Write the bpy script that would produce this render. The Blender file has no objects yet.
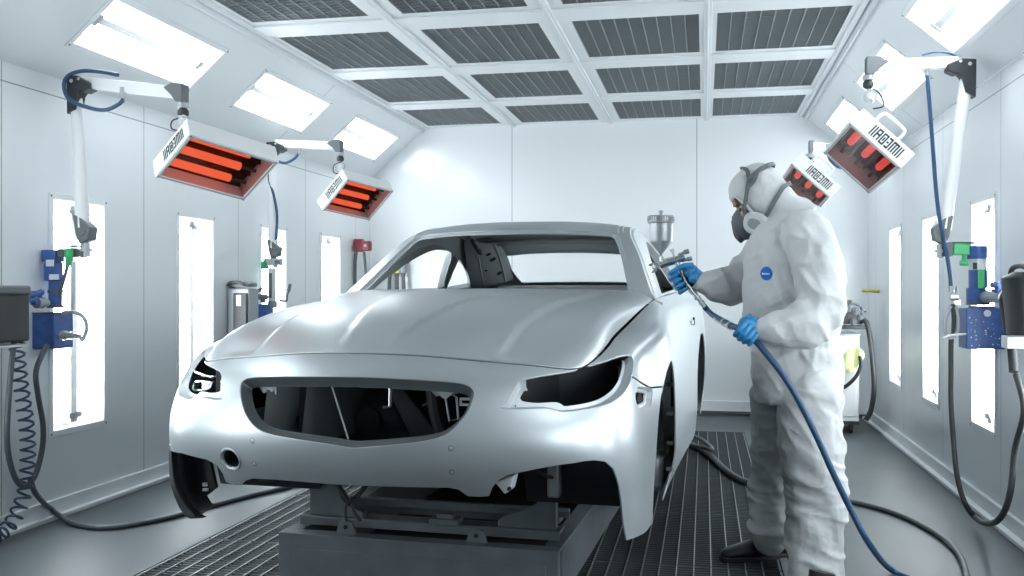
import bpy, math, random
import numpy as np
from math import sin, cos, pi, radians
from mathutils import Vector, Matrix, Quaternion, noise
from mathutils.geometry import delaunay_2d_cdt
random.seed(7)
SC = bpy.context.scene
COL = SC.collection
V = Vector

# ------------------------------------------------------------------ materials
MATS = {}
def mat(name, col, rough=.5, metal=0., spec=.5, coat=0., emit=None, estr=0., bump=None, vary=None, alpha=None):
    if name in MATS: return MATS[name]
    m = bpy.data.materials.new(name); m.use_nodes = True
    nt = m.node_tree; b = nt.nodes['Principled BSDF']
    b.inputs['Base Color'].default_value = (*col, 1)
    b.inputs['Roughness'].default_value = rough
    b.inputs['Metallic'].default_value = metal
    b.inputs['Specular IOR Level'].default_value = spec
    b.inputs['Coat Weight'].default_value = coat
    if emit:
        b.inputs['Emission Color'].default_value = (*emit, 1)
        b.inputs['Emission Strength'].default_value = estr
    tc = nt.nodes.new('ShaderNodeTexCoord')
    if vary:   # (scale, amount): mottled wear of the colour itself and of the gloss
        n = nt.nodes.new('ShaderNodeTexNoise'); n.inputs['Scale'].default_value = vary[0]; n.inputs['Detail'].default_value = 5
        nt.links.new(tc.outputs['Object'], n.inputs['Vector'])
        r = nt.nodes.new('ShaderNodeMapRange'); r.inputs['From Min'].default_value = .3; r.inputs['From Max'].default_value = .7
        r.inputs['To Min'].default_value = 1 - vary[1]; r.inputs['To Max'].default_value = 1 + vary[1]
        nt.links.new(n.outputs['Fac'], r.inputs['Value'])
        mx = nt.nodes.new('ShaderNodeVectorMath'); mx.operation = 'SCALE'; mx.inputs[0].default_value = col
        nt.links.new(r.outputs['Result'], mx.inputs['Scale']); nt.links.new(mx.outputs[0], b.inputs['Base Color'])
        r2 = nt.nodes.new('ShaderNodeMath'); r2.operation = 'MULTIPLY'; r2.inputs[1].default_value = rough
        nt.links.new(r.outputs['Result'], r2.inputs[0]); nt.links.new(r2.outputs[0], b.inputs['Roughness'])
    if bump:   # (scale, strength, distance)
        n = nt.nodes.new('ShaderNodeTexNoise'); n.inputs['Scale'].default_value = bump[0]; n.inputs['Detail'].default_value = 4
        nt.links.new(tc.outputs['Object'], n.inputs['Vector'])
        bp = nt.nodes.new('ShaderNodeBump'); bp.inputs['Strength'].default_value = bump[1]; bp.inputs['Distance'].default_value = bump[2]
        nt.links.new(n.outputs['Fac'], bp.inputs['Height']); nt.links.new(bp.outputs['Normal'], b.inputs['Normal'])
    MATS[name] = m
    return m

def seam_mat(name, col, rough, axis, period, offset, width=.0035, zline=None):
    """painted sheet panels: dark hairline joints every `period` along an axis of the place"""
    m = mat(name, col, rough, bump=(3., .05, .004)); nt = m.node_tree; b = nt.nodes['Principled BSDF']
    g = nt.nodes.new('ShaderNodeNewGeometry'); s = nt.nodes.new('ShaderNodeSeparateXYZ'); nt.links.new(g.outputs['Position'], s.inputs[0])
    def line(sock, per, off):
        a = nt.nodes.new('ShaderNodeMath'); a.operation = 'SUBTRACT'; a.inputs[1].default_value = off; nt.links.new(sock, a.inputs[0])
        p = nt.nodes.new('ShaderNodeMath'); p.operation = 'PINGPONG'; p.inputs[1].default_value = per / 2; nt.links.new(a.outputs[0], p.inputs[0])
        c = nt.nodes.new('ShaderNodeMath'); c.operation = 'LESS_THAN'; c.inputs[1].default_value = width; nt.links.new(p.outputs[0], c.inputs[0])
        return c.outputs[0]
    f = line(s.outputs[axis], period, offset)
    if zline is not None:
        f2 = line(s.outputs['Z'], 40., zline)
        mx = nt.nodes.new('ShaderNodeMath'); mx.operation = 'MAXIMUM'; nt.links.new(f, mx.inputs[0]); nt.links.new(f2, mx.inputs[1]); f = mx.outputs[0]
    mix = nt.nodes.new('ShaderNodeMix'); mix.data_type = 'RGBA'
    mix.inputs[6].default_value = (*col, 1); mix.inputs[7].default_value = (col[0]*.38, col[1]*.4, col[2]*.42, 1)
    nt.links.new(f, mix.inputs[0]); nt.links.new(mix.outputs[2], b.inputs['Base Color'])
    return m

def glass_mat(name, tint=(1, 1, 1), refl=.08, rough=.05):
    m = bpy.data.materials.new(name); m.use_nodes = True; nt = m.node_tree; nt.nodes.clear()
    o = nt.nodes.new('ShaderNodeOutputMaterial'); t = nt.nodes.new('ShaderNodeBsdfTransparent'); t.inputs[0].default_value = (*tint, 1)
    g = nt.nodes.new('ShaderNodeBsdfGlossy'); g.inputs['Roughness'].default_value = rough
    fr = nt.nodes.new('ShaderNodeLayerWeight'); fr.inputs[0].default_value = .25
    pw = nt.nodes.new('ShaderNodeMath'); pw.operation = 'POWER'; pw.inputs[1].default_value = 3.; nt.links.new(fr.outputs['Facing'], pw.inputs[0])
    ad = nt.nodes.new('ShaderNodeMath'); ad.operation = 'MAXIMUM'; ad.inputs[1].default_value = refl; nt.links.new(pw.outputs[0], ad.inputs[0])
    mx = nt.nodes.new('ShaderNodeMixShader'); nt.links.new(ad.outputs[0], mx.inputs[0]); nt.links.new(t.outputs[0], mx.inputs[1]); nt.links.new(g.outputs[0], mx.inputs[2])
    nt.links.new(mx.outputs[0], o.inputs[0]); MATS[name] = m
    return m

def emit_mat(name, col, s):
    m = bpy.data.materials.new(name); m.use_nodes = True; nt = m.node_tree; nt.nodes.clear()
    o = nt.nodes.new('ShaderNodeOutputMaterial'); e = nt.nodes.new('ShaderNodeEmission'); e.inputs[0].default_value = (*col, 1); e.inputs[1].default_value = s
    nt.links.new(e.outputs[0], o.inputs[0]); MATS[name] = m
    return m

# ------------------------------------------------------------------ objects
def link(o, parent=None):
    COL.objects.link(o)
    if parent is not None: o.parent = parent
    return o
def tag(o, label=None, cat=None, group=None, kind=None):
    if label: o['label'] = label
    if cat: o['category'] = cat
    if group: o['group'] = group
    if kind: o['kind'] = kind
    return o
def thing(name, label, cat, loc=(0, 0, 0), rz=0, group=None, rot=None):
    o = bpy.data.objects.new(name, None); o.empty_display_size = .1; link(o)
    o.location = loc; o.rotation_euler = rot if rot else (0, 0, rz)
    return tag(o, label, cat, group)
def copy_tree(o, parent=None):
    c = o.copy(); COL.objects.link(c); c.parent = parent
    for ch in list(o.children): copy_tree(ch, c)
    return c

def frame_of(d):
    d = V(d).normalized(); up = V((0, 0, 1)) if abs(d.z) < .9 else V((1, 0, 0))
    x = up.cross(d).normalized(); return x, d.cross(x)

class MB:
    """collects geometry for ONE mesh"""
    def __init__(s): s.v = []; s.f = []
    def add(s, vs, fs):
        n = len(s.v); s.v += [tuple(x) for x in vs]; s.f += [tuple(i + n for i in f) for f in fs]; return s
    def box(s, c, d, R=None):
        x, y, z = d[0]/2, d[1]/2, d[2]/2
        vs = [V(p) for p in ((-x,-y,-z),(x,-y,-z),(x,y,-z),(-x,y,-z),(-x,-y,z),(x,-y,z),(x,y,z),(-x,y,z))]
        if R is not None:
            if not hasattr(R, 'to_3x3'): R = Matrix.Rotation(R, 3, 'Z')
            vs = [R @ v for v in vs]
        return s.add([v + V(c) for v in vs], [(0,3,2,1),(4,5,6,7),(0,1,5,4),(1,2,6,5),(2,3,7,6),(3,0,4,7)])
    def bar(s, p0, p1, w, h, up=None):
        """rectangular bar from p0 to p1: w sideways, h along up"""
        p0, p1 = V(p0), V(p1); d = (p1-p0).normalized(); u = V(up) if up else (V((0,0,1)) if abs(d.z) < .95 else V((0,1,0)))
        x = d.cross(u).normalized(); u = x.cross(d).normalized()
        vs = [p + x*a*w/2 + u*b*h/2 for p in (p0, p1) for a, b in ((-1,-1),(1,-1),(1,1),(-1,1))]
        return s.add(vs, [(0,1,2,3),(7,6,5,4),(0,4,5,1),(1,5,6,2),(2,6,7,3),(3,7,4,0)])
    def cyl(s, p0, p1, r0, r1=None, n=20, cap=True):
        r1 = r0 if r1 is None else r1; p0, p1 = V(p0), V(p1); x, y = frame_of(p1-p0); vs = []
        for p, r in ((p0, r0), (p1, r1)):
            for i in range(n): a = 2*pi*i/n; vs.append(p + x*cos(a)*r + y*sin(a)*r)
        fs = [(i, (i+1) % n, n+(i+1) % n, n+i) for i in range(n)]
        if cap: fs += [tuple(range(n))[::-1], tuple(range(n, 2*n))]
        return s.add(vs, fs)
    def tube(s, pts, r, n=10, cap=True, closed=False):
        pts = [V(p) for p in pts]; m = len(pts); R = r if hasattr(r, '__len__') else [r]*m; vs = []; x = None
        for i, p in enumerate(pts):
            d = (pts[(i+1) % m if closed else min(i+1, m-1)] - pts[(i-1) % m if closed else max(i-1, 0)]).normalized()
            if x is None: x, y = frame_of(d)
            else: x = (x - d*x.dot(d)).normalized(); y = d.cross(x)
            for k in range(n): a = 2*pi*k/n; vs.append(p + x*cos(a)*R[i] + y*sin(a)*R[i])
        fs = []
        for i in range(m if closed else m-1):
            j = (i+1) % m
            fs += [(i*n+k, i*n+(k+1) % n, j*n+(k+1) % n, j*n+k) for k in range(n)]
        if cap and not closed: fs += [tuple(range(n))[::-1], tuple(range((m-1)*n, m*n))]
        return s.add(vs, fs)
    def lathe(s, prof, o=(0,0,0), axis=(0,0,1), n=28, cap=True):
        """prof: (radius, distance along axis)"""
        o = V(o); d = V(axis).normalized(); x, y = frame_of(d); vs = []
        for r, h in prof:
            for i in range(n): a = 2*pi*i/n; vs.append(o + d*h + x*cos(a)*r + y*sin(a)*r)
        fs = []
        for k in range(len(prof)-1):
            fs += [(k*n+i, k*n+(i+1) % n, (k+1)*n+(i+1) % n, (k+1)*n+i) for i in range(n)]
        if cap: fs += [tuple(range(n))[::-1], tuple(range((len(prof)-1)*n, len(prof)*n))]
        return s.add(vs, fs)
    def prism(s, poly, o, x, y, z, depth):
        """polygon (2D) in the plane o + x*a + y*b, thickened along z"""
        o, x, y, z = V(o), V(x), V(y), V(z).normalized(); n = len(poly)
        vs = [o + x*a + y*b for a, b in poly] + [o + x*a + y*b + z*depth for a, b in poly]
        return s.add(vs, [tuple(range(n))[::-1], tuple(range(n, 2*n))] + [(i, (i+1) % n, n+(i+1) % n, n+i) for i in range(n)])
    def loft(s, rings, cap=True):
        n = len(rings[0]); vs = [p for r in rings for p in r]; fs = []
        for k in range(len(rings)-1):
            fs += [(k*n+i, k*n+(i+1) % n, (k+1)*n+(i+1) % n, (k+1)*n+i) for i in range(n)]
        if cap: fs += [tuple(range(n))[::-1], tuple(range((len(rings)-1)*n, len(rings)*n))]
        return s.add(vs, fs)
    def ball(s, c, r, n=16, sc=(1,1,1), R=None):
        vs = []; c = V(c); m = n//2
        for i in range(m+1):
            t = pi*i/m
            for j in range(n):
                a = 2*pi*j/n; p = V((sin(t)*cos(a)*r*sc[0], sin(t)*sin(a)*r*sc[1], cos(t)*r*sc[2]))
                vs.append(c + (R @ p if R else p))
        fs = [(i*n+j, (i+1)*n+j, (i+1)*n+(j+1) % n, i*n+(j+1) % n) for i in range(m) for j in range(n)]
        return s.add(vs, fs)
    def build(s, name, m, parent=None, bevel=0, sharp=35, seg=2, weld=False, **tg):
        me = bpy.data.meshes.new(name); me.from_pydata(s.v, [], s.f)
        me.validate(); me.update()
        import bmesh
        bm = bmesh.new(); bm.from_mesh(me)
        if weld: bmesh.ops.remove_doubles(bm, verts=bm.verts, dist=1e-5)
        bmesh.ops.recalc_face_normals(bm, faces=bm.faces); bm.to_mesh(me); bm.free()
        me.polygons.foreach_set('use_smooth', [True]*len(me.polygons)); me.set_sharp_from_angle(angle=radians(sharp))
        me.materials.append(MATS[m] if isinstance(m, str) else m)
        o = link(bpy.data.objects.new(name, me), parent)
        if bevel:
            b = o.modifiers.new('Bevel', 'BEVEL'); b.width = bevel; b.segments = seg; b.limit_method = 'ANGLE'; b.angle_limit = radians(40); b.harden_normals = False
        return tag(o, **tg)

def smooth_path(pts, k=8, closed=False):
    """Catmull-Rom through pts"""
    P = [V(p) for p in pts]; out = []; n = len(P)
    for i in range(n if closed else n-1):
        p0, p1, p2, p3 = (P[(i-1) % n], P[i], P[(i+1) % n], P[(i+2) % n]) if closed else (P[max(i-1,0)], P[i], P[i+1], P[min(i+2,n-1)])
        for j in range(k):
            t = j/k
            out.append(.5*((2*p1)+(p2-p0)*t+(2*p0-5*p1+4*p2-p3)*t*t+(3*p1-p0-3*p2+p3)*t**3))
    if not closed: out.append(P[-1])
    return out

# ------------------------------------------------------------------ shared materials
PAINT = mat('satin_silver_paint', (.53,.575,.595), .35, metal=.66, bump=(600., .03, .0005))
mat('white_powder_coat', (.80,.82,.83), .38)
mat('frame_white', (.72,.75,.77), .42)
mat('dark_grey_plastic', (.07,.08,.09), .45)
mat('mid_grey_metal', (.30,.33,.35), .42, metal=.3)
mat('charcoal', (.03,.034,.038), .5)
mat('black_plastic', (.015,.017,.02), .45)
mat('rubber_black', (.02,.022,.025), .5, bump=(80., .2, .001))
mat('chrome', (.75,.77,.78), .18, metal=1.)
mat('steel', (.50,.52,.54), .32, metal=.9)
mat('blue_paint', (.035,.10,.32), .4, vary=(30., .25))
mat('blue_hose', (.022,.072,.155), .42)
mat('green_plastic', (.02,.42,.13), .35)
mat('red_plastic', (.17,.012,.02), .4)
mat('yellow_plastic', (.75,.72,.12), .5)
mat('clear_sleeve', (.65,.7,.72), .3)
mat('dark_metal', (.10,.115,.125), .45, metal=.5)
mat('rack_paint', (.105,.125,.14), .5, vary=(9., .12), bump=(25., .1, .002))
mat('black_void', (.008,.009,.010), .7)  # near-black; the shade inside holes and openings is put into this colour
mat('printed_black', (.02,.03,.035), .6)
EXPOSURE = 1.08
# ================================================================== THE BOOTH
XL, XR, YB, YF, ZC, ZS = -3.48, 1.54, 9.60, -2.2, 2.93, 2.40
XCL, XCR = -2.87, .94
WALL = seam_mat('wall_panels', (.71,.745,.765), .30, 'Y', 1.245, 5.44-1.245*6)
WALLZ = seam_mat('wall_panels_side', (.71,.745,.765), .30, 'Y', 1.245, 5.44-1.245*6, zline=2.30)
WALLB = seam_mat('wall_panels_back', (.75,.785,.80), .17, 'X', 1.87, -1.94)
SLOPE = seam_mat('cove_panels', (.71,.745,.765), .34, 'Y', 3.6, 3.63)
FLOOR = mat('epoxy_floor', (.068,.083,.091), .44, spec=.30, vary=(1.6, .09), bump=(3., .06, .01))
mat('recess_white', (.45,.48,.5), .5)
mat('dark_filter', (.085,.10,.11), .8, bump=(150., .4, .004))
mat('filter_slat', (.21,.24,.255), .5)
mat('ballast_grey', (.42,.44,.45), .6)
mat('pit_edge', (.10,.115,.125), .6)
mat('pit_dark', (.02,.024,.028), .8)
mat('grate_steel', (.10,.115,.125), .45, metal=.6)
mat('grate_rod', (.22,.245,.26), .45, metal=.7)
glass_mat('light_pane', (1,1,1), .06)
TUBE = emit_mat('fluorescent_tube', (.90,.965,1.), 9.5)
DIFF = mat('light_reflector_glow', (.30,.32,.33), .5, emit=(.92,.97,1.), estr=.25)  # panel glows itself, standing in for tube light bounced off it

def holed_sheet(name, P, us, vs, holes, m, **kw):
    """plane sheet P(u,v) cut into cells, leaving rectangular holes (u0,u1,v0,v1)"""
    U = sorted(set(us + [x for h in holes for x in h[:2]])); W = sorted(set(vs + [x for h in holes for x in h[2:]]))
    mb = MB(); idx = {}
    for i, u in enumerate(U):
        for j, w in enumerate(W): idx[i, j] = len(mb.v); mb.v.append(tuple(P(u, w)))
    for i in range(len(U)-1):
        for j in range(len(W)-1):
            cu, cw = (U[i]+U[i+1])/2, (W[j]+W[j+1])/2
            if any(h[0] < cu < h[1] and h[2] < cw < h[3] for h in holes): continue
            mb.f.append((idx[i,j], idx[i+1,j], idx[i+1,j+1], idx[i,j+1]))
    return mb.build(name, m, kind='structure', **kw)

WIN_L = [y for y in (-1.55, -.30, .85, 2.1, 3.35, 4.58, 5.85, 7.07, 8.29)]
WIN_R = [y for y in (-1.65, -.40, .85, 2.05, 3.10, 4.33, 5.54, 6.80, 8.04)]
WW, WZ0, WZ1 = .445, .47, 1.735
SL_Y = [-.80, .97, 2.72, 4.50, 6.26, 8.05]; SLW = 1.16
SX = (XCL - XL); SZ = (ZC - ZS); SLEN = math.hypot(SX, SZ)     # the cove slopes
S0, S1 = .235, .565            # light recess across the slope, measured from the ceiling edge
def cove(side, y, s): # s metres down from the ceiling edge
    k = s/SLEN
    return V(((XCL - SX*k) if side < 0 else (XCR + (XR-XCR)*k), y, ZC - SZ*k))
SLENR = math.hypot(XR-XCR, SZ)

holed_sheet('wall_left', lambda u, w: (XL, u, w), [YF, YB], [0, ZS], [(y, y+WW, WZ0, WZ1) for y in WIN_L if y > .5], WALLZ)
holed_sheet('wall_right', lambda u, w: (XR, u, w), [YF, YB], [0, ZS], [(y, y+WW, WZ0, WZ1) for y in WIN_R if y > .5], WALLZ)
holed_sheet('ceiling_slope_left', lambda u, w: cove(-1, u, w), [YF, YB], [0, SLEN], [(y, y+SLW, S0, S1) for y in SL_Y if y > .5], SLOPE)
holed_sheet('ceiling_slope_right', lambda u, w: cove(1, u, w), [YF, YB], [0, SLENR], [(y, y+SLW, S0, S1) for y in SL_Y if y > .5], SLOPE)
for nm, y, mm in (('wall_back', YB, WALLB), ('wall_front', YF, mat('door_grey', (.50,.54,.56), .5))):
    MB().add([(XL,y,0),(XR,y,0),(XR,y,ZS),(XCR,y,ZC),(XCL,y,ZC),(XL,y,ZS)], [(0,1,2,3,4,5)]).build(nm, mm, kind='structure')
# kerb strips where walls meet floor
MB().box((XL+.012, (YF+YB)/2, .05), (.024, YB-YF, .10)).box((XL+.03,(YF+YB)/2,.012),(.06,YB-YF,.024)).build('baseboard_left', 'frame_white', bevel=.004, kind='structure')
MB().box((XR-.012, (YF+YB)/2, .05), (.024, YB-YF, .10)).box((XR-.03,(YF+YB)/2,.012),(.06,YB-YF,.024)).build('baseboard_right', 'frame_white', bevel=.004, kind='structure')
MB().box(((XL+XR)/2, YB-.012, .07), (XR-XL, .024, .14)).build('baseboard_back', 'frame_white', bevel=.004, kind='structure')
MB().box(((XL+XR)/2, YB-.026, .022), (XR-XL, .02, .035)).build('trim_back', 'dark_metal', bevel=.004, kind='structure')

# floor with pit
PX0, PX1, PY0, PY1 = -2.42, .34, 2.30, 8.42
holed_sheet('floor', lambda u, w: (u, w, 0), [XL, XR], [YF, YB], [(PX0, PX1, PY0, PY1)], FLOOR)
mb = MB(); d = -.45
mb.add([(PX0,PY0,0),(PX1,PY0,0),(PX1,PY1,0),(PX0,PY1,0),(PX0,PY0,d),(PX1,PY0,d),(PX1,PY1,d),(PX0,PY1,d)],
       [(4,5,6,7),(0,1,5,4),(1,2,6,5),(2,3,7,6),(3,0,4,7)])
mb.build('floor_pit', 'pit_dark', kind='structure')
mb = MB(); e = .035
mb.box(((PX0+PX1)/2, PY1+e/2, .002), (PX1-PX0+2*e, e, .008)).box((PX0-e/2,(PY0+PY1)/2,.002),(e,PY1-PY0,.008)).box((PX1+e/2,(PY0+PY1)/2,.002),(e,PY1-PY0,.008))
mb.build('trim_1', 'pit_edge', bevel=.002, kind='structure')

# floor gratings: removable panels
gw, gl = (PX1-PX0)/3, 1.02
def make_grate():
    mb = MB(); g = .008
    n = 30
    for i in range(n):      # bearing bars across
        y = g + (gl-2*g)*i/(n-1); mb.box((gw/2, y, -.016), (gw-2*g, .0045, .030))
    mb.build('bearing_bars', 'grate_steel', GR)
    mb = MB(); k = 12
    for i in range(k+1):
        x = g + (gw-2*g)*i/k; mb.box((x, gl/2, -.0145), (.0055 if 0 < i < k else .009, gl-2*g, .033))
    mb.build('cross_rods', 'grate_rod', GR)
cols = ['left', 'middle', 'right']
GR = thing('floor_grate', '', 'grate', (0,0,0)); make_grate()
k = 0
for r in range(6):
    for c in range(3):
        o = GR if k == 0 else copy_tree(GR)
        o.location = (PX0 + c*gw, PY1 - (r+1)*gl + .0, 0)
        pos = ['against the far pit end', 'second row from the far pit end', 'third row from the far pit end', 'fourth row from the far pit end', 'fifth row, near the front of the car', 'nearest row, in front of the car'][r]
        o['label'] = 'steel floor grating panel, %s column, %s' % (cols[c], pos); o['group'] = 'floor gratings over the pit'; k += 1

# ceiling plenum: white frame with dark filter panels
FC = [(-2.80,-2.03), (-1.81,-1.03), (-.82,-.03), (.08,.87)]
FR = [(y, y+.95) for y in (-2.03+.0, -.70, .63, 1.96, 3.29, 4.62, 5.94, 7.27)] + [(8.60, 9.48)]
holes = [(a, b, c, d_) for a, b in FC for c, d_ in FR]
holed_sheet('ceiling', lambda u, w: (u, w, ZC), [XCL, XCR], [YF, YB], holes, 'frame_white')
mb = MB()
for a in [XCL+.02, -1.92, -.925, .025, XCR-.02]:       # frame profiles
    mb.box((a, (YF+YB)/2, ZC-.010), (.05 if abs(a+.9)<1.5 else .035, YB-YF, .020))
    if abs(a+.9) < 1.5: mb.box((a, (YF+YB)/2, ZC-.022), (.014, YB-YF, .010))
mb.build('trim_2', 'frame_white', bevel=.003, kind='structure')
mb = MB()
for (a0, a1), (b0, b1) in zip(FR[:-1], FR[1:]):
    mb.box(((XCL+XCR)/2, (a1+b0)/2, ZC-.007), (XCR-XCL, (b0-a1)*.62, .014))
mb.build('trim_3', 'frame_white', bevel=.003, kind='structure')
MB().box((XCL-.02, (YF+YB)/2, ZC-.03), (.012, YB-YF, .05)).box((XCR+.02,(YF+YB)/2,ZC-.03),(.012,YB-YF,.05)).build('trim_4','frame_white',bevel=.003,kind='structure')
MB().add([(XCL,YF,ZC+.3),(XCR,YF,ZC+.3),(XCR,YB,ZC+.3),(XCL,YB,ZC+.3)],[(0,1,2,3)]).build('ceiling_void', 'pit_dark', kind='structure')
cw = ['leftmost', 'second from left', 'third from left', 'rightmost']
protos = {}
for ri, (c, d_) in enumerate(FR):
    if d_ < 3.5: continue
    for ci, (a, b) in enumerate(FC):
        L_, W_ = d_-c, b-a; key = (round(L_,3), round(W_,3))
        if key not in protos:
            t = thing('ceiling_filter', '', 'ceiling filter')
            MB().box((W_/2, L_/2, .050), (W_, L_, .03)).build('filter_mat', 'dark_filter', t)
            m1 = MB(); n = 9
            for i in range(n+1): m1.box((W_*i/n, L_/2, .014), (.007, L_, .024))
            m1.build('long_slats', 'filter_slat', t)
            m2 = MB(); n = 19
            for i in range(n+1): m2.box((W_/2, L_*i/n, .010), (W_, .0045, .012))
            m2.build('cross_slats', 'filter_slat', t)
            protos[key] = t; o = t
        else: o = copy_tree(protos[key])
        o.location = (a, c, ZC)
        rr = {8:'row against the back wall', 7:'second row from the back wall', 6:'third row from the back wall', 5:'fourth row from the back wall', 4:'fifth row from the back wall'}.get(ri, 'front row')
        o['label'] = 'dark ceiling filter, %s, %s' % (cw[ci], rr); o['group'] = 'dark ceiling filters in the white frame'

# recessed lights.  local frame: x across (width), y along, z out of the surface into the room
TR_ = .046
def make_light(w, l, name, tubes_along_y=True):
    t = thing(name, '', 'light')
    d = .09; f = .035
    mb = MB()
    for c, s in (((w/2,-f/2,.002),(w+2*f,f,.008)), ((w/2,l+f/2,.002),(w+2*f,f,.008)), ((-f/2,l/2,.002),(f,l,.008)), ((w+f/2,l/2,.002),(f,l,.008))): mb.box(c, s)
    mb.build('frame', 'frame_white', t, bevel=.002)
    mb = MB()
    for x in (-f/2, w+f/2):
        for y in (-f/2, l+f/2): mb.cyl((x,y,.005),(x,y,.008),.006,n=10)
    mb.build('screws', 'dark_metal', t)
    MB().add([(0,0,0),(w,0,0),(w,l,0),(0,l,0),(0,0,-d),(w,0,-d),(w,l,-d),(0,l,-d)], [(0,1,5,4),(1,2,6,5),(2,3,7,6),(3,0,4,7)]).build('housing', 'recess_white', t)
    MB().add([(0,0,-d),(w,0,-d),(w,l,-d),(0,l,-d)], [(0,1,2,3)]).build('reflector_glow_panel', DIFF, t)
    for x in (w*.27, w*.73):
        MB().cyl((x, .07, -d+.035), (x, l-.07, -d+.052), TR_ if w < .4 else .050, n=14).build('tube', TUBE, t)
    mb = MB().box((w/2, l*.5, -d+.030), (w*.13, l-.04, .058))
    mb.build('ballast_strip', 'ballast_grey', t)
    mb = MB().box((w/2, l-.06, -d+.062), (w*.24, .030, .012)).box((w/2, .06, -d+.062), (w*.24, .030, .012))
    mb.build('tube_holders', 'mid_grey_metal', t)
    MB().box((w/2, l/2, -.004), (w, l, .004)).build('pane', 'light_pane', t)
    return t
def place(o, origin, ex, ey):
    ez = ex.cross(ey); M = Matrix((ex, ey, ez)).transposed().to_4x4(); M.translation = origin
    o.matrix_world = M
WLp = make_light(WW, WZ1-WZ0, 'wall_light'); first = True
for i, y in enumerate(WIN_L):
    if y < .5: continue
    o = WLp if first else copy_tree(WLp); first = False
    place(o, V((XL, y, WZ0)), V((0,1,0)), V((0,0,1)))
    n = {8:'farthest, beside the red wall-mounted reel', 7:'third from the camera, behind the far heater post', 6:'second from the camera', 5:'nearest in view, behind the blue valve box'}.get(i, 'beyond the left edge of view')
    o['label'] = 'tall light in the left wall, %s' % n; o['group'] = 'tall lights in the left wall'
for i, y in enumerate(WIN_R):
    if y < .5: continue
    o = copy_tree(WLp); place(o, V((XR, y+WW, WZ0)), V((0,-1,0)), V((0,0,1)))
    n = {8:'farthest, beside the cabinet corner', 7:'middle one of three in view', 6:'nearest in view, behind the blue valve box'}.get(i, 'beyond the right edge of view')
    o['label'] = 'tall recessed light in the right wall, %s' % n; o['group'] = 'tall lights in the right wall'
SLp = make_light(S1-S0, SLW, 'cove_light'); first = True
for i, y in enumerate(SL_Y):
    if y < .5: continue
    for side in (-1, 1):
        o = SLp if first else copy_tree(SLp); first = False
        if side < 0: place(o, cove(-1, y, S0), (cove(-1,0,1)-cove(-1,0,0)).normalized(), V((0,1,0)))
        else: place(o, cove(1, y+SLW, S0), (cove(1,0,1)-cove(1,0,0)).normalized(), V((0,-1,0)))
        n = {5:'farthest, near the back wall', 4:'middle one of three in view', 3:'nearest and largest in view'}.get(i, 'beyond the top edge of view')
        o['label'] = 'bright twin-tube light recessed in the %s sloped ceiling, %s' % ('left' if side < 0 else 'right', n)
        o['group'] = 'recessed lights in the sloped ceiling'
# ================================================================== CAR SURFACES (car frame: a lateral, b rearward, c up)
def spline_basis(kn):
    """natural cubic spline through knots as a matrix acting on the data"""
    kn = np.asarray(kn, float); n = len(kn); h = np.diff(kn); A = np.zeros((n, n)); B = np.zeros((n, n)); A[0,0] = A[-1,-1] = 1
    for i in range(1, n-1):
        A[i,i-1] = h[i-1]; A[i,i] = 2*(h[i-1]+h[i]); A[i,i+1] = h[i]
        B[i,i-1] += 6/h[i-1]; B[i,i] -= 6/h[i-1]+6/h[i]; B[i,i+1] += 6/h[i]
    M = np.linalg.solve(A, B)
    def N(x):
        x = np.asarray(x, float); i = np.clip(np.searchsorted(kn, x)-1, 0, n-2); H = h[i]; t0 = (kn[i+1]-x)/H; t1 = (x-kn[i])/H
        R = np.zeros((len(x), n)); k = np.arange(len(x)); R[k,i] += t0; R[k,i+1] += t1
        return R + ((t0**3-t0)*H*H/6)[:,None]*M[i] + ((t1**3-t1)*H*H/6)[:,None]*M[i+1]
    return N
class Surf:
    def __init__(s, G, ku, kv): # G[nu][nv][3]
        s.G = np.array(G, float); s.ku = np.array(ku, float); s.kv = np.array(kv, float); s.N = spline_basis(ku); s.M = spline_basis(kv)
    def __call__(s, uv):
        uv = np.atleast_2d(uv); return np.einsum('pi,pj,ijk->pk', s.N(uv[:,0]), s.M(uv[:,1]), s.G)
def surf_normal(S, uv, e=1e-3):
    uv = np.atleast_2d(uv); du = S(uv+[e,0])-S(uv-[e,0]); dv = S(uv+[0,e])-S(uv-[0,e]); n = np.cross(du, dv)
    return n/np.maximum(np.linalg.norm(n, axis=1), 1e-12)[:,None]

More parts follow.
